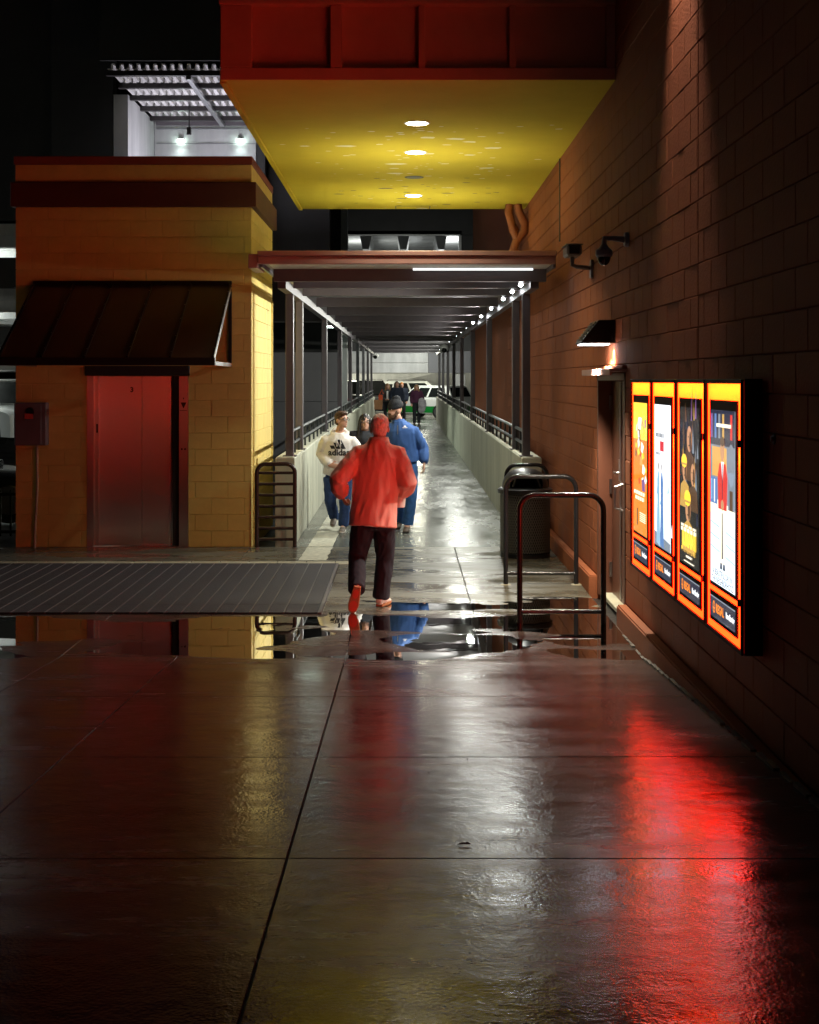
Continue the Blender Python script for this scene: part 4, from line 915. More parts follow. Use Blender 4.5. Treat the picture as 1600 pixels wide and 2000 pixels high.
# ---------------------------------------------------------------- cars
def car(loc, rz, L, Wd, H, paint, label, low=None, hatch=True, roof_rails=False):
    t=empty('parked_car',loc,rz,label=label,cat='car',group='cars in the car park')
    w2=Wd/2; zb=.24*H/1.5; zs=.92*H/1.5*1.0
    hood=L*.5-L*.24; 
    def section(prof,x0,x1,ins,name,m,bev=.03):
        mb=MB(); n=len(prof); k=len(ins)
        vs=[]
        for (wf,) in [(i,) for i in ins]:
            pass
        return mb
    # lower body: side profile (x along the length, z up) lofted across the width
    r=.34
    def arch(cx,n=7): return [(cx+ (r+.05)*math.cos(math.pi-math.pi*i/n)*-1, zb+ (r+.05)*math.sin(math.pi*i/n)*.98) for i in range(n+1)]
    fx,rx=L*.5-L*.19,-L*.5+L*.20
    prof=[(-L/2+.02,zb)]+[(rx-(r+.05)*math.cos(math.pi*i/7),zb+(r+.05)*math.sin(math.pi*i/7)) for i in range(8)]+[(fx-(r+.05)*math.cos(math.pi*i/7),zb+(r+.05)*math.sin(math.pi*i/7)) for i in range(8)]+[(L/2-.02,zb),(L/2,zb+.25),(L/2-.06,zs*.80),(L/2-.2,zs*.86),(L*.24,zs),(-L/2+.10,zs*1.02),(-L/2+.0,zs*.8),(-L/2,zb+.2)]
    mb=MB(); n=len(prof); rings=[(-w2,.93),(-w2+.05,1.0),(w2-.05,1.0),(w2,.93)]
    vs=[]
    for yv,s in rings:
        for (x,z) in prof: vs.append((x*(1 if s==1 else .99),yv,(zb+(z-zb)*(1 if s==1 else .94))))
    fs=[(a*n+i,a*n+(i+1)%n,(a+1)*n+(i+1)%n,(a+1)*n+i) for a in range(3) for i in range(n)]+[tuple(range(n)),tuple(3*n+i for i in range(n-1,-1,-1))]
    mb.add(vs,fs); mb.build('body',paint,t,smooth=True)
    if low: MB().box(-L/2+.05,L/2-.05,-w2-.004,w2+.004,zb+.02,zs*.62).box(-L/2-.006,-L/2+.02,-w2+.06,w2-.06,zb+.03,zs*.62).build('lower_panel',low,t,bevel=.01)
    # cabin
    xa,xb,ta,tb2=L*.25,-L/2+(.10 if hatch else .55),L*.08,-L/2+(.42 if hatch else .95)
    base=[(xa,-w2+.06),(xb,-w2+.06),(xb,w2-.06),(xa,w2-.06)]; top=[(ta,-w2+.22),(tb2,-w2+.22),(tb2,w2-.22),(ta,w2-.22)]
    z0,z1=zs*.985,H-.04
    mb=MB(); mb.add([(x,y,z0) for x,y in base]+[(x,y,z1) for x,y in top],[(0,1,2,3),(7,6,5,4)]+[(i,(i+1)%4,4+(i+1)%4,4+i) for i in range(4)])
    mb.build('cabin',paint,t,bevel=.05,seg=2,smooth=True)
    MB().box(tb2-.02,ta+.02,-w2+.24,w2-.24,H-.05,H-.002).build('roof',paint,t,bevel=.02)
    B=[Vector((x,y,z0)) for x,y in base]; T=[Vector((x,y,z1)) for x,y in top]
    def pane(i,j,u0,u1,v0,v1,name):
        f=lambda u,v:(B[i].lerp(B[j],u)).lerp(T[i].lerp(T[j],u),v)
        q=[f(u0,v0),f(u1,v0),f(u1,v1),f(u0,v1)]; nrm=(q[1]-q[0]).cross(q[3]-q[0]).normalized(); c=sum(q,Vector())/4
        if nrm.dot(c-Vector((0,0,c.z)))<0: nrm=-nrm
        MB().poly([p+nrm*.008 for p in q]).build(name,M_glass,t)
    for i,j in((0,1),(2,3)):
        pane(i,j,.10,.46,.12,.88,'side_window'); pane(i,j,.50,.78,.12,.88,'side_window'); pane(i,j,.81,.95,.15,.8,'side_window')
    pane(1,2,.08,.92,.15,.9,'rear_window'); pane(3,0,.06,.94,.08,.94,'windscreen')
    for cx in(fx,rx):
        for s in(-1,1):
            wq=MB().loft([((cx,s*(w2-.20),r),r,r),((cx,s*(w2+.005),r),r,r)],(1,0,0),20).build('wheel',M_tyre,t,bevel=.02)
            MB().loft([((cx,s*(w2+.0),r),r*.66,r*.66),((cx,s*(w2+.012),r),r*.6,r*.6)],(1,0,0),16).build('rim',M_rim,wq)
    for s in(-1,1):
        MB().box(L/2-.16,L/2-.02,s*(w2-.30)-.13,s*(w2-.30)+.13,zs*.66,zs*.78).build('headlight',M_silver,t,bevel=.02)
        MB().box(-L/2-.008,-L/2+.10,s*(w2-.16)-.10,s*(w2-.16)+.10,zs*.68,zs*.92).build('tail_light',M_tail,t,bevel=.015)
        MB().box(L*.17,L*.23,s*(w2+.09)-.08,s*(w2+.09)+.06,zs*.98,zs*1.1).build('mirror',paint,t,bevel=.02)
        if roof_rails: MB().tube([(ta-.1,s*(w2-.27),H+.0),(ta-.2,s*(w2-.27),H+.05),(tb2+.2,s*(w2-.27),H+.05),(tb2+.1,s*(w2-.27),H+.0)],.02,6).build('roof_rail',M_dsteel,t)
    MB().box(-L/2-.012,-L/2,-.26,.26,zs*.5,zs*.62).build('number_plate',M_white,t)
    return t
P_wht=car_paint('paint_white',(.72,.74,.72)); P_grn=car_paint('paint_green',(.01,.22,.035)); P_blk=car_paint('paint_black',(.012,.012,.014)); P_mar=car_paint('paint_maroon',(.14,.012,.018)); P_dk=car_paint('paint_grey',(.10,.10,.11))
GF=.187
car((1.25,68.7,GF),R(180-43),4.5,1.85,1.62,P_wht,'white car with green lower body parked at the walkway end',low=P_grn)
car((-1.9,73.2,GF),R(-62),4.7,1.95,1.85,P_blk,'black car with roof rails parked left of the walkway end',roof_rails=True)
car((-4.6,70.0-1.5,GF),R(8),4.7,1.9,1.75,P_mar,'dark maroon car behind the left handrail')
car((.9,77.0,GF),R(0),4.8,1.9,1.84,P_wht,'white car along the back wall with only its roof showing',roof_rails=True)
car((-9.1,31.6,.62),R(-50),4.6,1.85,1.48,P_wht,'white car in the car park left of the lift tower')
car((-7.2,20.7,0),R(8),4.4,1.8,1.22,P_blk,'low black car behind the picket fence')
lamp('lot_light','POINT',(-9.5,20.0,3.6),60,(.9,1,.95),None,.2)

# ---------------------------------------------------------------- people
def remeshed(mb, name, m, voxel, parent=None, smooth_it=4, wr=0.0, wfreq=14, wdir=(1,1,.35), seed=0, fac=.5):
    me=mb.mesh('tmp',m); o=bpy.data.objects.new('tmp',me); C.objects.link(o)
    r=o.modifiers.new('r','REMESH'); r.mode='VOXEL'; r.voxel_size=voxel; r.use_smooth_shade=True
    s=o.modifiers.new('s','SMOOTH'); s.factor=fac; s.iterations=smooth_it
    dg=bpy.context.evaluated_depsgraph_get(); me2=bpy.data.meshes.new_from_object(o.evaluated_get(dg)); me2.name=name
    bpy.data.objects.remove(o); bpy.data.meshes.remove(me)
    if wr:
        nv=[v.normal.copy() for v in me2.vertices]
        for v,nn in zip(me2.vertices,nv):
            p=Vector((v.co.x*wdir[0],v.co.y*wdir[1],v.co.z*wdir[2]))
            q=p*wfreq+Vector((seed,0,0)); q+=Vector((noise.noise(q*.5),0,noise.noise(q*.5+Vector((7,3,1)))))*1.2
            d=1-abs(noise.noise(q))*2.2; d2=noise.noise(p*wfreq*2.3+Vector((3,seed,0)))
            v.co+=nn*wr*(d*.75+d2*.35-.4)
    me2.materials.clear(); me2.materials.append(m)
    me2.polygons.foreach_set('use_smooth',[True]*len(me2.polygons)); me2.update()
    ob=bpy.data.objects.new(name,me2); C.objects.link(ob)
    if parent: ob.parent=parent
    return ob
def hand(mb, wrist, d, pn, side, s=1.0, curl=.5):
    """palm + five fingers; d: direction along the hand, pn: palm normal, side: +1/-1 thumb side"""
    w=Vector(wrist); d=Vector(d).normalized(); pn=Vector(pn); pn=(pn-d*pn.dot(d)).normalized(); a=d.cross(pn)*side
    mb.loft([(w-d*.01*s,.026*s,.018*s),(w+d*.03*s,.036*s,.017*s),(w+d*.07*s,.042*s,.015*s),(w+d*.092*s,.040*s,.013*s)],a,12,rnd=.5)
    for i,(off,ln) in enumerate(((.030,.072),(.010,.080),(-.011,.075),(-.031,.058))):
        p=w+d*.088*s+a*off*s; pts=[(p-d*.012*s,.0095*s,.0095*s)]; ang=curl*.5; q=p
        for seg,f in enumerate((.42,.33,.27)):
            dd=d*math.cos(ang)+pn*math.sin(ang); q=q+dd*ln*f*s; pts.append((q,.0092*s-.0008*seg*s,.0092*s-.0008*seg*s)); ang+=curl*.8
        mb.loft(pts,a,8,rnd=.6)
    p=w+d*.03*s+a*.03*s; q=p+(d*.6+a*.7+pn*.35*curl).normalized()*.042*s; q2=q+(d*.9+a*.15+pn*.6*curl).normalized()*.035*s
    mb.loft([(p-a*.015*s,.013*s,.013*s),(q,.0115*s,.0115*s),(q2,.0095*s,.0095*s)],pn,8,rnd=.6)
SKIN=mat('skin',(.55,.30,.21),.5,noise_scale=12,var=.08); SKIN2=mat('skin_tan',(.42,.22,.14),.5,noise_scale=12,var=.08)
EYE=mat('eye_dark',(.02,.015,.012),.2); LIP=mat('lips',(.42,.14,.12),.5); EYEW=mat('eye_white',(.7,.68,.65),.3)
def frame_of(f):
    f=Vector((f[0],f[1],0)).normalized(); r=Vector((f.y,-f.x,0)); return Matrix((r,f,Vector((0,0,1)))).transposed()
def person(base, label, J, skin=SKIN, top=None, legs=None, shoes=None, hair=None, hair_kind='short', vox=.008, hs=1.0, face=(0,-1), body=(0,-1), shirt=(1.0,.0), extra=None, top_kw=None, female=False, glasses=None, beard=None, beanie=None, leg_w=1.0, arm_w=1.0, hem=None, torso_w=1.0, belly=1.0):
    """J: joints in metres from the base point, image axes (x right, y away, z up).
    keys: pel, neck, head, shL,elL,wrL, shR,elR,wrR, hipL,knL,anL,toL, hipR,... ; hands: hdL/hdR direction, pnL/pnR palm"""
    V=lambda k: Vector(J[k])
    t=empty('person',base,label=label,cat='person')
    bf=Vector((body[0],body[1],0)).normalized(); br=Vector((bf.y,-bf.x,0))
    side=br if br.x>0 else -br          # image-right axis of the trunk
    fm=frame_of(face)
    pel,neck,head=V('pel'),V('neck'),V('head')
    # --- trunk rings from crotch to neck
    def trunk(extra_r, z_hem=None):
        tw=torso_w; L=neck-pel
        rows=[(-.02,.15,.105),(.10,.165,.118),(.28,.155*(.93 if female else 1),.112),(.50,.165,.118),(.68,.182,.122),(.80,.176,.114),(.90,.128,.088),(.97,.078,.068),(1.0,.062,.060)]
        pts=[]
        for f,a,b in rows:
            bb=b*(belly if .05<f<.6 else 1)
            pts.append((pel+L*f,a*tw*hs+extra_r,bb*hs+extra_r))
        return pts
    mb=MB()
    mb.loft(trunk(-.012),side,18)
    mb.loft([(neck-(head-neck)*.15,.058*hs,.058*hs),(neck.lerp(head,.55),.054*hs,.056*hs)],side,12,rnd=.3)
    # head
    c=head; H3=fm*hs
    mb.ball(c+fm@Vector((0,-.012,.022))*hs,.075,.092,.098,20,14,H3)
    mb.ball(c+fm@Vector((0,.018,-.045))*hs,.058,.070,.070,16,12,H3)
    mb.ball(c+fm@Vector((0,.062,-.085))*hs,.028,.026,.022,12,8,H3)
    mb.loft([(c+fm@Vector((0,.078,.015))*hs,.008*hs,.010*hs),(c+fm@Vector((0,.094,-.012))*hs,.012*hs,.012*hs),(c+fm@Vector((0,.092,-.030))*hs,.017*hs,.012*hs)],fm@Vector((1,0,0)),8,rnd=.5)
    for s in(-1,1):
        mb.ball(c+fm@Vector((s*.076,-.012,-.012))*hs,.012,.024,.034,10,8,H3)
        mb.ball(c+fm@Vector((s*.034,.066,.028))*hs,.030,.014,.009,10,6,H3)
    # limbs
    for k in 'LR':
        sh,el,wr=V('sh'+k),V('el'+k),V('wr'+k)
        mb.loft([(sh,.050*hs,.050*hs),(sh.lerp(el,.5),.044*hs,.044*hs),(el,.038*hs,.038*hs),(el.lerp(wr,.35),.038*hs,.038*hs),(wr,.025*hs,.027*hs)],(0,1,.02),12,rnd=.6)
        hand(mb,wr,J.get('hd'+k,(wr-el).normalized()),J.get('pn'+k,bf),J.get('ts'+k,1),hs*.98,J.get('cu'+k,.6))
        hp,kn,an,to=V('hip'+k),V('kn'+k),V('an'+k),V('to'+k)
        mb.loft([(hp,.082*hs,.085*hs),(hp.lerp(kn,.5),.070*hs,.074*hs),(kn,.052*hs,.054*hs),(kn.lerp(an,.3),.052*hs,.056*hs),(an,.034*hs,.038*hs)],side,12,rnd=.6)
        mb.loft([(an,.035*hs,.04*hs),(an.lerp(to,.5),.038*hs,.03*hs),(to,.036*hs,.022*hs)],side,10,rnd=.6)
    bo=remeshed(mb,'body',skin,vox,t,3)
    # --- clothes
    if top:
        m,thick,wr_,fq=top
        mb=MB(); pts=trunk(thick)[:-1]
        hz=hem if hem is not None else .02
        pts=[p for p in pts if p[0].z>pel.z+hz*.0-.5]
        d=(pel-neck).normalized()
        p0=pts[0][0]+d*max(0,-hz); pts=[(p0,pts[1][1]+.004,pts[1][2]*1.02+.004)]+pts[1:]
        pts.append((neck+ (neck-pel).normalized()*.012,.074*hs+thick*.4,.072*hs+thick*.4))
        mb.loft(pts,side,22)
        for k in 'LR':
            sh,el,wr=V('sh'+k),V('el'+k),V('wr'+k); q=arm_w
            mb.loft([(sh.lerp(neck,.45)-Vector((0,0,.045)),.060*hs+thick,.058*hs+thick),(sh,.054*hs*q+thick,.058*hs*q+thick),(sh.lerp(el,.5),.056*hs*q+thick,.056*hs*q+thick),(el,.050*hs*q+thick,.050*hs*q+thick),(el.lerp(wr,.45),.048*hs*q+thick,.048*hs*q+thick),(el.lerp(wr,.86),.038*hs*q+thick*.7,.038*hs*q+thick*.7),(el.lerp(wr,.97),.034*hs+thick*.5,.034*hs+thick*.5)],(0,1,.02),14,rnd=.25)
        if extra: extra(mb,V)
        tp=remeshed(mb,'top',m,vox*1.15,t,4,wr_,fq,(1,1,.32),3.3,**(top_kw or {}))
    else: tp=None
    if legs:
        m,thick,wr_=legs; mb=MB()
        mb.loft([(pel+(neck-pel)*.16,.150*hs*torso_w+thick,.112*hs*min(belly,1.1)+thick),(pel+(neck-pel)*.02,.160*hs*torso_w+thick,.120*hs+thick),(pel-Vector((0,0,.06)),.145*hs*torso_w+thick,.112*hs+thick)],side,18,rnd=.15)
        for k in 'LR':
            hp,kn,an=V('hip'+k),V('kn'+k),V('an'+k); q=leg_w
            dn=(an-kn).normalized()
            mb.loft([(hp+Vector((0,0,.02)),.090*hs*q+thick,.095*hs*q+thick),(hp.lerp(kn,.45),.080*hs*q+thick,.084*hs*q+thick),(kn,.064*hs*q+thick,.066*hs*q+thick),(kn.lerp(an,.5),.062*hs*q+thick,.064*hs*q+thick),(an+dn*.01,.060*hs*q+thick,.064*hs*q+thick)],side,14,rnd=.12)
        remeshed(mb,'trousers',m,vox*1.15,t,4,wr_,13,(1,1,.5),5.1)
    if shoes:
        for k in 'LR':
            m,sole=shoes; an,to=V('an'+k),V('to'+k); dd=(to-an); up=J.get('up'+k,(0,0,1)); up=Vector(up).normalized()
            fwd=(dd-up*dd.dot(up)).normalized(); sd=fwd.cross(up); fl=J.get('sole'+k,.0)
            heel=an-fwd*.055*hs; gl=lambda f,u,: heel+fwd*f*hs+up*u*hs
            zz=-(an-to).dot(up)/hs           # sole level relative to ankle
            mb=MB(); zb=min(-.045,zz)
            mb.loft([(gl(0.0,zb+.045),.036*hs,.036*hs),(gl(.06,zb+.05),.040*hs,.042*hs),(gl(.14,zb+.040),.044*hs,.034*hs),(gl(.20,zb+.030),.046*hs,.026*hs),(gl(.255,zb+.022),.036*hs,.018*hs)],sd,12,rnd=.5)
            mb.loft([(gl(.04,zb+.05),.040*hs,.040*hs),(gl(.035,zb+.115),.043*hs,.046*hs)],sd,12)
            so=remeshed(mb,'shoe',m,vox*.8,t,3)
            mb=MB(); n=16; ring=[(.005,.0),( .0,.030),(.06,.036),(.14,.042),(.20,.046),(.25,.036),(.275,.012)]
            o2=[(f,s_) for f,s_ in ring]+[(f,-s_) for f,s_ in reversed(ring)]
            lo=[gl(f,zb-.004)+sd*s_*hs for f,s_ in o2]; hi=[gl(f,zb+.018)+sd*s_*1.06*hs for f,s_ in o2]; q=len(o2)
            mb.add(lo+hi,[tuple(range(q)),tuple(range(2*q-1,q-1,-1))]+[(i,(i+1)%q,q+(i+1)%q,q+i) for i in range(q)])
            mb.build('sole',sole,so,bevel=.003)
            if k=='L' and J.get('patch'):
                mb=MB(); mb.poly([gl(.075+.04*math.cos(a)*1.2,zb-.006)+sd*.026*math.sin(a)*hs for a in [2*math.pi*i/14 for i in range(14)]]); mb.poly([gl(.20+.05*math.cos(a)*1.1,zb-.0065)+sd*.036*math.sin(a)*hs for a in [2*math.pi*i/14 for i in range(14)]]); mb.build('sole_patch',J['patch'],so)
    # --- face details
    fc=lambda x,y,z: c+fm@Vector((x,y,z))*hs
    if J.get('facing',True):
        for s in(-1,1):
            MB().ball(fc(s*.033,.077,.012),.013,.008,.007,10,6,H3).build('eye',EYEW,t,smooth=True)
            MB().ball(fc(s*.033,.083,.012),.006,.004,.006,8,6,H3).build('pupil',EYE,t,smooth=True)
            if hair: MB().loft([(fc(s*.018,.083,.034),.005,.004),(fc(s*.036,.083,.038),.006,.004),(fc(s*.056,.068,.032),.004,.003)],(0,0,1),6).build('eyebrow',hair,t)
        MB().loft([(fc(-.026,.070,-.056),.004,.003),(fc(0,.083,-.058),.008,.006),(fc(.026,.070,-.056),.004,.003)],(0,0,1),8).build('mouth',LIP,t,smooth=True)
    if glasses:
        mb=MB()
        for s in(-1,1):
            mb.tube([fc(s*.034+.024*math.cos(a),.094,.010+.019*math.sin(a)) for a in [2*math.pi*i/14 for i in range(15)]],.0026,6,fm@Vector((0,1,0)))
            mb.tube([fc(s*.058,.093,.016),fc(s*.076,.06,.014),fc(s*.080,-.01,.006)],.0024,6)
        mb.tube([fc(-.011,.096,.012),fc(.011,.096,.012)],.0026,6)
        mb.build('glasses',glasses,t)
    if hair:
        mb=MB()
        if hair_kind=='short':
            mb.ball(fc(0,-.022,.040),.081,.095,.092,20,14,H3); mb.ball(fc(0,-.045,-.01),.072,.062,.075,16,10,H3)
            if J.get('fringe'): mb.ball(fc(.01,.055,.098),.062,.040,.030,14,8,H3)
        elif hair_kind=='long':
            mb.ball(fc(0,-.020,.038),.086,.096,.092,20,14,H3)
            mb.loft([(fc(0,-.06,.03),.085*hs,.06*hs),(fc(0,-.07,-.10),.095*hs,.055*hs),(fc(0,-.065,-.24),.10*hs,.045*hs),(fc(0,-.05,-.32),.07*hs,.03*hs)],fm@Vector((1,0,0)),16,rnd=.3)
            for s in(-1,1): mb.loft([(fc(s*.07,.02,.05),.026*hs,.035*hs),(fc(s*.086,.025,-.05),.022*hs,.035*hs),(fc(s*.095,.03,-.16),.026*hs,.035*hs),(fc(s*.09,.045,-.28),.022*hs,.022*hs)],fm@Vector((1,0,0)),10,rnd=.4)
        remeshed(mb,'hair',hair,vox*.8,t,2,.009 if hair_kind=='short' else .010,44 if hair_kind=='short' else 26,(1,1,.45),1.7)
    if beard:
        mb=MB(); mb.ball(fc(0,.040,-.082),.056,.056,.046,16,10,H3)
        for s in(-1,1): mb.loft([(fc(s*.068,.008,-.01),.012*hs,.022*hs),(fc(s*.062,.02,-.06),.020*hs,.030*hs),(fc(s*.03,.06,-.09),.024*hs,.024*hs)],fm@Vector((1,0,0)),8,rnd=.5)
        mb.loft([(fc(-.030,.078,-.044),.008*hs,.007*hs),(fc(0,.092,-.042),.009*hs,.008*hs),(fc(.03,.078,-.044),.008*hs,.007*hs)],(0,0,1),8,rnd=.3)
        remeshed(mb,'beard',beard,vox*.8,t,2,.004,40)
    if beanie:
        mb=MB(); mb.ball(fc(0,-.014,.062),.090,.106,.105,22,14,H3); mb.ball(fc(0,-.03,.15),.055,.065,.05,14,8,H3)
        bn=remeshed(mb,'beanie',beanie,vox,t,2,.003,30)
        # keep only what sits above the brow
        bm=bmesh.new(); bm.from_mesh(bn.data); cc=fc(0,0,.034); bmesh.ops.bisect_plane(bm,geom=bm.verts[:]+bm.edges[:]+bm.faces[:],plane_co=cc,plane_no=(fm@Vector((0,.25,1))),clear_inner=True); bm.to_mesh(bn.data); bm.free()
        rim=MB(); pts=[]
        for i in range(25):
            a=2*math.pi*i/24; pts.append(fc(.086*math.cos(a),-.014+.102*math.sin(a),.050-.25*(-.014+.102*math.sin(a))))
        rim.loft([(p,.026,.007) for p in pts],(0,0,1),8); rim.build('beanie_cuff',beanie,t,smooth=True)
    return t,tp,bo
def on_cloth(ob, parent, mb, name, m, base, direction=(0,1,0), off=.004):
    """print laid on the cloth: each vertex is pushed onto the surface along the given direction"""
    bv=BVHTree.FromPolygons([v.co for v in ob.data.vertices],[tuple(p.vertices) for p in ob.data.polygons]); d=Vector(direction)
    vs=[]
    for v in mb.v:
        h=bv.ray_cast(Vector(v)-d*1.0,d); vs.append(tuple((h[0]-d*off) if h[0] else v))
    mb.v=vs; o=mb.build(name,m,parent); return o
def sub_text(mb,s,size,fn,bold,sx=1):
    vs,fs=text_mesh(s,size,bold,'CENTER',sx); mb.add([fn(x,y) for x,y in vs],fs)
def cloth(name,col,rough=.85,bump=.3,scale=180,var=.1,sheen=.0):
    m=mat(name,col,rough,noise_scale=18,var=var,bump=bump,bump_scale=scale); m.node_tree.nodes['Principled BSDF'].inputs['Sheen Weight'].default_value=sheen; return m
def striped(name,c1,c2,scale):
    m=mat(name,c1,.8); n=m.node_tree.nodes; l=m.node_tree.links; tc=n.new('ShaderNodeTexCoord'); w_=n.new('ShaderNodeTexWave'); w_.wave_type='BANDS'; w_.bands_direction='X'; w_.inputs['Scale'].default_value=scale; w_.inputs['Distortion'].default_value=.6; w_.inputs['Detail'].default_value=1
    l.new(tc.outputs['Object'],w_.inputs[0]); mx=n.new('ShaderNodeMix'); mx.data_type='RGBA'; mx.inputs[6].default_value=(*c1,1); mx.inputs[7].default_value=(*c2,1); l.new(w_.outputs[0],mx.inputs[0]); l.new(mx.outputs[2],n['Principled BSDF'].inputs['Base Color']); return m
C_shirt=striped('pink_striped_shirt',(.90,.46,.40),(.70,.30,.26),29)
C_trous=cloth('dark_trousers',(.010,.008,.020)); C_hood=cloth('white_hoodie',(.78,.74,.70)); C_jean=cloth('blue_jeans',(.025,.06,.17),var=.3); C_jean2=cloth('mid_blue_jeans',(.03,.11,.30),var=.3)
C_blue=cloth('blue_fleece',(.035,.10,.30)); C_coat=cloth('dark_coat',(.012,.013,.018)); C_purp=cloth('plum_top',(.06,.012,.04)); C_navy=cloth('navy_coat',(.012,.018,.035)); C_gj=cloth('grey_jacket',(.07,.08,.08)); C_red=cloth('orange_strap',(.7,.10,.03))
H_wht=mat('white_hair',(.88,.80,.76),.7,bump=.6,bump_scale=200); H_brn=mat('brown_hair',(.07,.03,.015),.55,bump=.6,bump_scale=160); H_drk=mat('dark_hair',(.012,.009,.008),.4,bump=.5,bump_scale=160); H_bld=mat('blond_hair',(.30,.17,.07),.5,bump=.5,bump_scale=160); H_beard=mat('beard',(.10,.045,.02),.7,bump=.6,bump_scale=180)
C_bean=cloth('navy_beanie',(.004,.005,.009),bump=.8,scale=120)
S_white=mat('shoe_white',(.72,.68,.66),.5); S_grey=mat('shoe_grey',(.18,.15,.12),.6); S_brown=mat('shoe_brown',(.07,.045,.03),.5); S_solew=mat('sole_white',(.7,.66,.62),.5); S_soled=mat('sole_dark',(.03,.025,.02),.7); S_soler=mat('sole_red',(.62,.10,.06),.5); S_solet=mat('sole_tan',(.40,.17,.08),.5)
FR=mat('glasses_frame',(.03,.025,.025),.3)

# elderly man walking away, pink striped shirt
mb_=Vector((-.256,12.6,gz(-.25,12.6)))
sc_=214.3
def lp(x,y,d=0): return ((x-735.2)/sc_,d,(1190-y)/sc_)
J=dict(pel=lp(729,1020,-.02),neck=lp(740,864,.07),head=lp(742,838,.13),
 shL=lp(701,890,.05),elL=lp(661,938,-.10),wrL=lp(668,970,.06),hdL=(.15,.5,-.55),pnL=(1,.3,0),cuL=1.3,tsL=1,
 shR=lp(775,890,.06),elR=lp(797,945,-.05),wrR=lp(787,968,.19),hdR=(-.75,.5,-.1),pnR=(0,-.4,1),cuR=.8,tsR=1,
 hipL=lp(709,1030,-.02),knL=lp(698,1092,.02),anL=lp(697,1146,-.30),toL=lp(689,1190,-.22),upL=(.05,.92,.38),
 hipR=lp(750,1030,.0),knR=lp(752,1094,.10),anR=lp(744,1171,.12),toR=lp(752,1188,.24),upR=(0,0,1),facing=False,patch=S_soler)
J['anL']=(lp(699,1143)[0],-.28,lp(0,1143)[2]); J['toL']=(lp(690,1180)[0],-.20,lp(0,1184)[2])
def pleats(mb,V): mb.loft([(V('neck')+Vector((0,.0,-.03)),.092,.085),(V('neck')+Vector((0,.012,.03)),.080,.078)],(1,0,0),16)
man,tp,_=person(mb_,'grey-haired man in red striped shirt walking away down the path',J,top=(C_shirt,.030,.011,11),legs=(C_trous,.012,.008),shoes=(S_white,S_solet),hair=H_wht,hair_kind='short',vox=.0075,hs=1.02,face=(.05,1),body=(0,1),hem=-.03,torso_w=1.12,belly=1.12,extra=pleats,leg_w=1.08,arm_w=1.12)
nk=Vector(J['neck']); cl=MB(); nn=20; vs=[]
for r_,y_,z_ in((.100,-.004,-.030),(.098,.0,.0),(.088,.010,.040),(.082,.010,.040),(.090,.0,-.02)):
    vs+=[nk+Vector((r_*math.cos(2*math.pi*i/nn),y_+r_*.94*math.sin(2*math.pi*i/nn),z_)) for i in range(nn)]
cl.add(vs,[(a*nn+i,a*nn+(i+1)%nn,(a+1)*nn+(i+1)%nn,(a+1)*nn+i) for a in range(4) for i in range(nn)])
cl.build('collar',cloth('pale_pink_collar',(.92,.66,.60)),man,smooth='full')
mb=MB()
mb.loft([((0,0,0),.052,.052),((0,0,.15),.066,.066)],(1,0,0),20)
bk=empty('drink_tub',mb_+Vector(lp(780,996,.20)),label='white tub with a red lid held against the man in the striped shirt',cat='tub')
mb.build('tub',S_white,bk,bevel=.004)
MB().loft([((0,0,.150),.072,.072),((0,0,.165),.074,.074),((0,0,.235),.068,.068),((0,0,.245),.05,.05)],(1,0,0),20).build('lid',mat('tub_red',(.35,.02,.02),.4),bk)

# young man in white hoodie, facing, looking to the right
b2=Vector(((659-VX)/F*18.9,18.9,wz(18.9))); s2=142.9
def l2(x,y,d=0): return ((x-659)/s2,d,(1041-y)/s2)
J=dict(pel=l2(660,925,.02),neck=l2(663,848,.0),head=l2(668,823,-.03),
 shL=l2(637,864,.0),elL=l2(628,890,.06),wrL=l2(645,910,-.16),hdL=(.8,-.2,-.1),pnL=(0,1,0),
 shR=l2(688,866,.0),elR=l2(700,890,.06),wrR=l2(682,910,-.16),hdR=(-.8,-.2,-.1),pnR=(0,1,0),
 hipL=l2(646,938,.02),knL=l2(645,982,.02),anL=l2(652,1016,.22),toL=l2(650,1026,.10),upL=(0,-.35,.9),
 hipR=l2(674,938,.0),knR=l2(674,985,-.06),anR=l2(671,1027,-.02),toR=l2(669,1040,-.16),fringe=True)
def hoodie(mb,V):
    nk=V('neck'); mb.loft([(nk+Vector((-.10,.0,.0)),.035,.035),(nk+Vector((-.06,.09,.035)),.045,.05),(nk+Vector((.05,.09,.035)),.045,.05),(nk+Vector((.11,.0,.0)),.035,.035),(nk+Vector((.05,-.085,-.055)),.022,.022)],(0,0,1),10)
    mb.loft([(nk+Vector((-.10,.0,.0)),.035,.035),(nk+Vector((-.05,-.085,-.055)),.022,.022)],(0,0,1),10)
    p=V('pel'); mb.loft([(p+Vector((-.12,-.115,.04)),.09,.03),(p+Vector((0,-.14,.05)),.10,.035),(p+Vector((.12,-.115,.04)),.09,.03)],(0,0,1),12,rnd=.3)
hm,tp,_=person(b2,'young man in white hoodie and glasses walking up, looking right',J,top=(C_hood,.030,.008,9),legs=(C_jean,.012,.009),shoes=(S_grey,S_solew),hair=H_brn,vox=.0085,hs=.97,face=(.78,-.62),body=(0,-1),hem=-.02,torso_w=1.10,belly=1.12,extra=hoodie,glasses=FR,leg_w=1.05,arm_w=1.1)
cx_,cz_=l2(663,0)[0],l2(0,884)[2]
mb=MB(); 
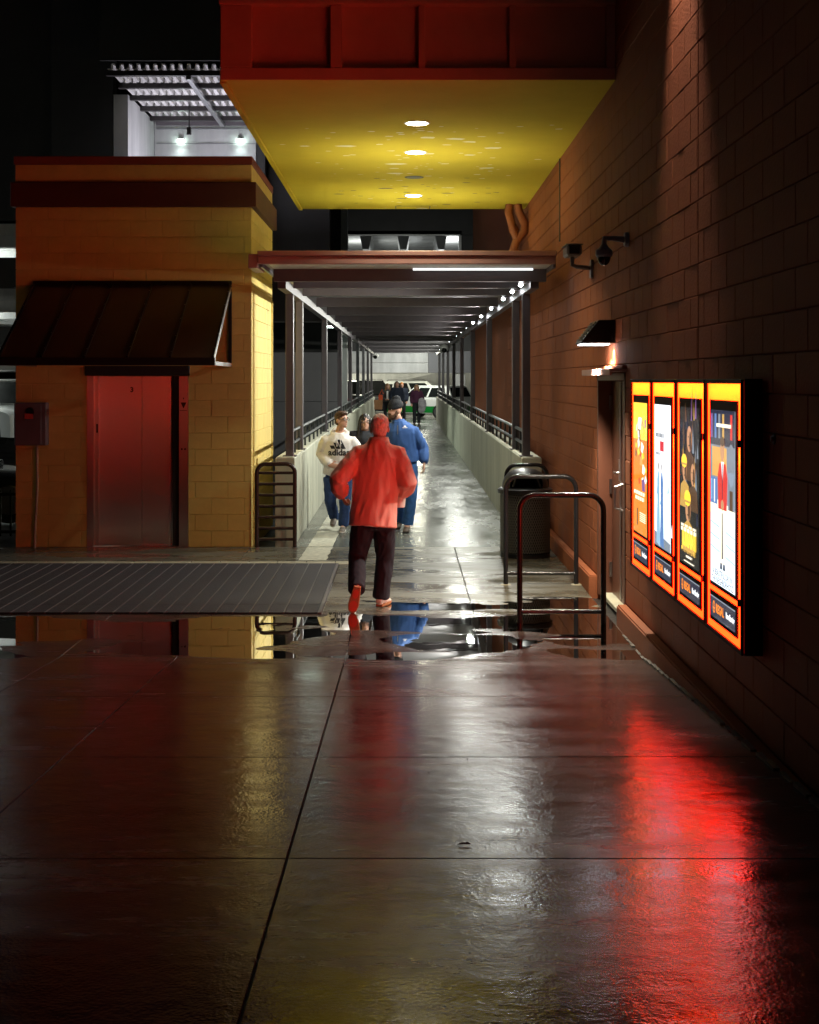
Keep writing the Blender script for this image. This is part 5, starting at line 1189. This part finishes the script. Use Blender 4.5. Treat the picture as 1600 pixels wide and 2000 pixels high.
for i in range(3):                                                   # three slanted bars growing to the right
    w_=.058; x0=cx_-.105+i*.070; hgt=(.045,.085,.125)[i]
    rows=5
    for r_ in range(rows):
        t0,t1=r_/rows,(r_+1)/rows
        def q(t,xx): return (xx-.062*t*hgt/.125,0,cz_+.040+hgt*t)
        lo0=cz_+.040
        mb.add([q(t0,x0),q(t0,x0+w_),q(t1,x0+w_),q(t1,x0)],[(0,1,2,3)])
sub_text(mb,'adidas',.118,lambda x,y:(cx_+x,0,cz_-.048+y),.004)
if tp: on_cloth(tp,hm,mb,'chest_print',mat('black_print',(.01,.01,.012),.6),b2)
mb=MB()
for s in(-1,1): mb.tube([(cx_+s*.022,-.155,l2(0,856)[2]),(cx_+s*.026,-.17,l2(0,874)[2])],.0045,6)
mb.build('drawstring',C_hood,hm)

# young woman half hidden between the two men
b3=Vector(((713-VX)/F*19.7,19.7,wz(19.7))); s3=F/19.7
J0=dict(pel=(0,0,.88),neck=(0,0,1.37),head=(.0,-.02,1.495),shL=(-.16,0,1.32),elL=(-.21,.02,1.06),wrL=(-.2,-.08,.84),shR=(.16,0,1.32),elR=(.21,.02,1.06),wrR=(.2,-.08,.84),
 hipL=(-.085,0,.86),knL=(-.09,-.04,.46),anL=(-.09,.0,.07),toL=(-.09,-.14,.0),hipR=(.085,0,.86),knR=(.09,-.1,.47),anR=(.09,-.05,.07),toR=(.09,-.19,.0))
def scaleJ(J,s,**kw):
    o={k:(tuple(c*s for c in v) if isinstance(v,tuple) and k[:2] not in('hd','pn','up') else v) for k,v in J.items()}; o.update(kw); return o
person(b3,'dark-haired young woman with glasses behind the man in the striped shirt',scaleJ(J0,.98),top=(C_coat,.025,.008,9),legs=(C_trous,.01,.008),shoes=(S_brown,S_soled),hair=H_drk,hair_kind='long',vox=.009,hs=.96,face=(.18,-1),body=(0,-1),female=True,glasses=FR,torso_w=.92)

# bearded man in blue pullover and beanie, looking left
b4=Vector(((790-VX)/F*18.9,18.9,wz(18.9)))
def l4(x,y,d=0): return ((x-790)/s2,d,(1041-y)/s2)
J=dict(pel=l4(790,905,.02),neck=l4(779,826,.0),head=l4(771,804,-.02),
 shL=l4(754,842,.02),elL=l4(748,880,.08),wrL=l4(751,912,-.04),
 shR=l4(808,846,-.0),elR=l4(826,880,.05),wrR=l4(828,907,-.06),hdR=(.0,-.25,-1),pnR=(-1,0,0),cuR=.7,tsR=1,
 hipL=l4(779,915,.02),knL=l4(778,970,.03),anL=l4(779,1022,.16),toL=l4(776,1036,.02),
 hipR=l4(801,915,.0),knR=l4(803,972,-.06),anR=l4(796,1025,-.05),toR=l4(793,1040,-.20))
def collar(mb,V): nk=V('neck'); mb.loft([(nk+Vector((0,.01,-.02)),.088,.082),(nk+Vector((0,.015,.04)),.080,.078)],(1,0,0),16)
bm4,tp,_=person(b4,'bearded man in blue pullover and dark beanie, looking left',J,skin=SKIN,top=(C_blue,.028,.010,9),legs=(C_jean2,.012,.010),shoes=(S_brown,S_soled),hair=None,beard=H_beard,beanie=C_bean,vox=.0085,hs=1.03,face=(-.82,-.58),body=(-.15,-1),hem=-.0,torso_w=1.06,belly=1.05,extra=collar,leg_w=1.08,arm_w=1.12)
cx_,cz_=l4(791,0)[0],l4(0,836)[2]
mb=MB(); mb.poly([(cx_-.035,0,cz_-.006),(cx_+.035,0,cz_-.006),(cx_+.03,0,cz_-.014),(cx_-.03,0,cz_-.014)]); mb.poly([(cx_-.02,0,cz_),(cx_+.022,0,cz_),(cx_+.012,0,cz_+.016),(cx_-.002,0,cz_+.02),(cx_-.014,0,cz_+.012)])
on_cloth(tp,bm4,mb,'chest_mark',S_white,b4)
mb=MB(); zx=l4(777,0)[0]
for i in range(6): mb.quad((zx-.005,0,l4(0,832+i*3)[2]),(zx+.005,0,l4(0,832+i*3)[2]),(zx+.005,0,l4(0,835+i*3)[2]),(zx-.005,0,l4(0,835+i*3)[2]))
on_cloth(tp,bm4,mb,'zip',mat('zip_grey',(.25,.27,.3),.4,metal=.6),b4)

# group at the far end
fz=wz(60)
def far(xp,d,h,**kw):
    b=Vector(((xp-VX)/F*d,d,wz(d))); return person(b,kw.pop('label'),scaleJ(J0,h/1.60,**kw.pop('J',{})),vox=.014,**kw)
far(814,59.5,1.70,label='woman in plum top carrying a grey jacket at the walkway end',top=(C_purp,.03,.01,8),legs=(C_coat,.012,.008),shoes=(S_brown,S_soled),hair=H_bld,hair_kind='long',hs=1.04,face=(-.1,-1),female=True,torso_w=1.12,J=dict(wrR=(.24,-.2,1.0),elR=(.26,.02,1.08)))
far(775.5,60.0,1.84,label='man in dark navy coat looking down at the walkway end',top=(C_navy,.035,.01,8),legs=(C_coat,.012,.008),shoes=(S_brown,S_soled),hair=H_brn,hs=1.1,face=(.1,-1),torso_w=1.06,hem=-.12)
far(757,60.6,1.74,label='woman in grey jacket and white shirt at the walkway end',top=(C_gj,.028,.01,8),legs=(C_coat,.01,.008),shoes=(S_brown,S_soled),hair=H_bld,hair_kind='long',hs=1.03,face=(.15,-1),female=True,J=dict(wrL=(-.08,-.26,1.05),elL=(-.22,-.0,1.05),wrR=(.06,-.26,1.05),elR=(.22,-.0,1.05)))
far(785,62.5,1.78,label='person in dark jacket with orange hood hidden behind the navy-coated man',top=(C_navy,.035,.01,8),legs=(C_coat,.01,.008),shoes=(S_brown,S_soled),hair=cloth('orange_hood',(.6,.2,.02)),hs=1.05,face=(.2,-1))
p=Vector(((757-VX)/F*60.6,60.4,wz(60)))
mb=MB().box(-.02,.06,-.30,-.27,1.08,1.42); 
o=mb.build('shirt_front',C_hood,None,bevel=.01); o.location=p+Vector((-.02,.12,0)); tag(o,'white shirt front of the woman in the grey jacket','shirt')
# things carried
gj=MB(); gj.loft([((0,0,0),.10,.05),((.05,-.02,-.12),.16,.08),((.08,-.02,-.32),.19,.09),((.02,0,-.52),.14,.07),((-.04,0,-.60),.06,.04)],(1,0,0),14,rnd=.3)
o=remeshed(gj,'folded_jacket',cloth('light_grey_jacket',(.32,.31,.33),var=.3),.016,None,2,.03,9); o.location=Vector(((822-VX)/F*59.3,59.2,wz(59)+1.12)); tag(o,'light grey jacket draped over the arm of the woman in plum','jacket')
t=empty('shopping_bag',Vector(((739-VX)/F*60.4,60.4,wz(60)+.62)),label='brown paper bag held by the woman in the grey jacket',cat='bag')
MB().prism([(-.17,0),(.17,0),(.19,.42),(-.19,.42)],'y',-.07,.07).build('bag',mat('kraft_paper',(.32,.15,.06),.7,noise_scale=6,var=.15),t,bevel=.006)
MB().tube([(-.07,0,.42),(-.06,0,.58),(.06,0,.58),(.07,0,.42)],.008,6,(0,1,0)).build('handle',S_brown,t)
t=empty('handbag',Vector(((744-VX)/F*60.4,60.4,wz(60)+1.0)),label='orange-red bag on the shoulder of the woman in the grey jacket',cat='bag')
MB().box(-.10,.08,-.06,.06,0,.26).build('bag',C_red,t,bevel=.02,seg=2); MB().tube([(-.06,0,.26),(.06,0,.50),(.10,0,.30)],.016,6,(0,1,0)).build('strap',C_red,t)

# ---------------------------------------------------------------- litter
lf=MB(); lf.add([(0,0,.004),(.03,.012,.012),(.07,.004,.02),(.10,.0,.006),(.07,-.012,.016),(.03,-.014,.010)],[(0,1,2),(0,2,3),(0,3,4),(0,4,5)])
p=px(892,1652,0); yy_=5.35
o=lf.build('fallen_leaf',mat('leaf_red',(.10,.02,.012),.5),None); o.location=((892-VX)/F*yy_,yy_,gz(.2,yy_)+.002); o.scale=(.6,.6,.6); tag(o,'small dead leaf on the wet slab between the pale glow and the red glow','leaf')
rd=random.Random(11); mb=MB()
for i in range(90):
    yv=rd.uniform(3.6,10.2); xv=rd.uniform(-1.9,1.7); a=rd.uniform(.0015,.004); z=gz(xv,yv)+.001
    mb.add([(xv-a,yv,z),(xv,yv-a*.6,z),(xv+a*1.3,yv,z),(xv,yv+a*.7,z),(xv,yv,z+a*.8)],[(0,1,4),(1,2,4),(2,3,4),(3,0,4)])
mb.build('grit',M_dirt,pavement,kind='stuff')
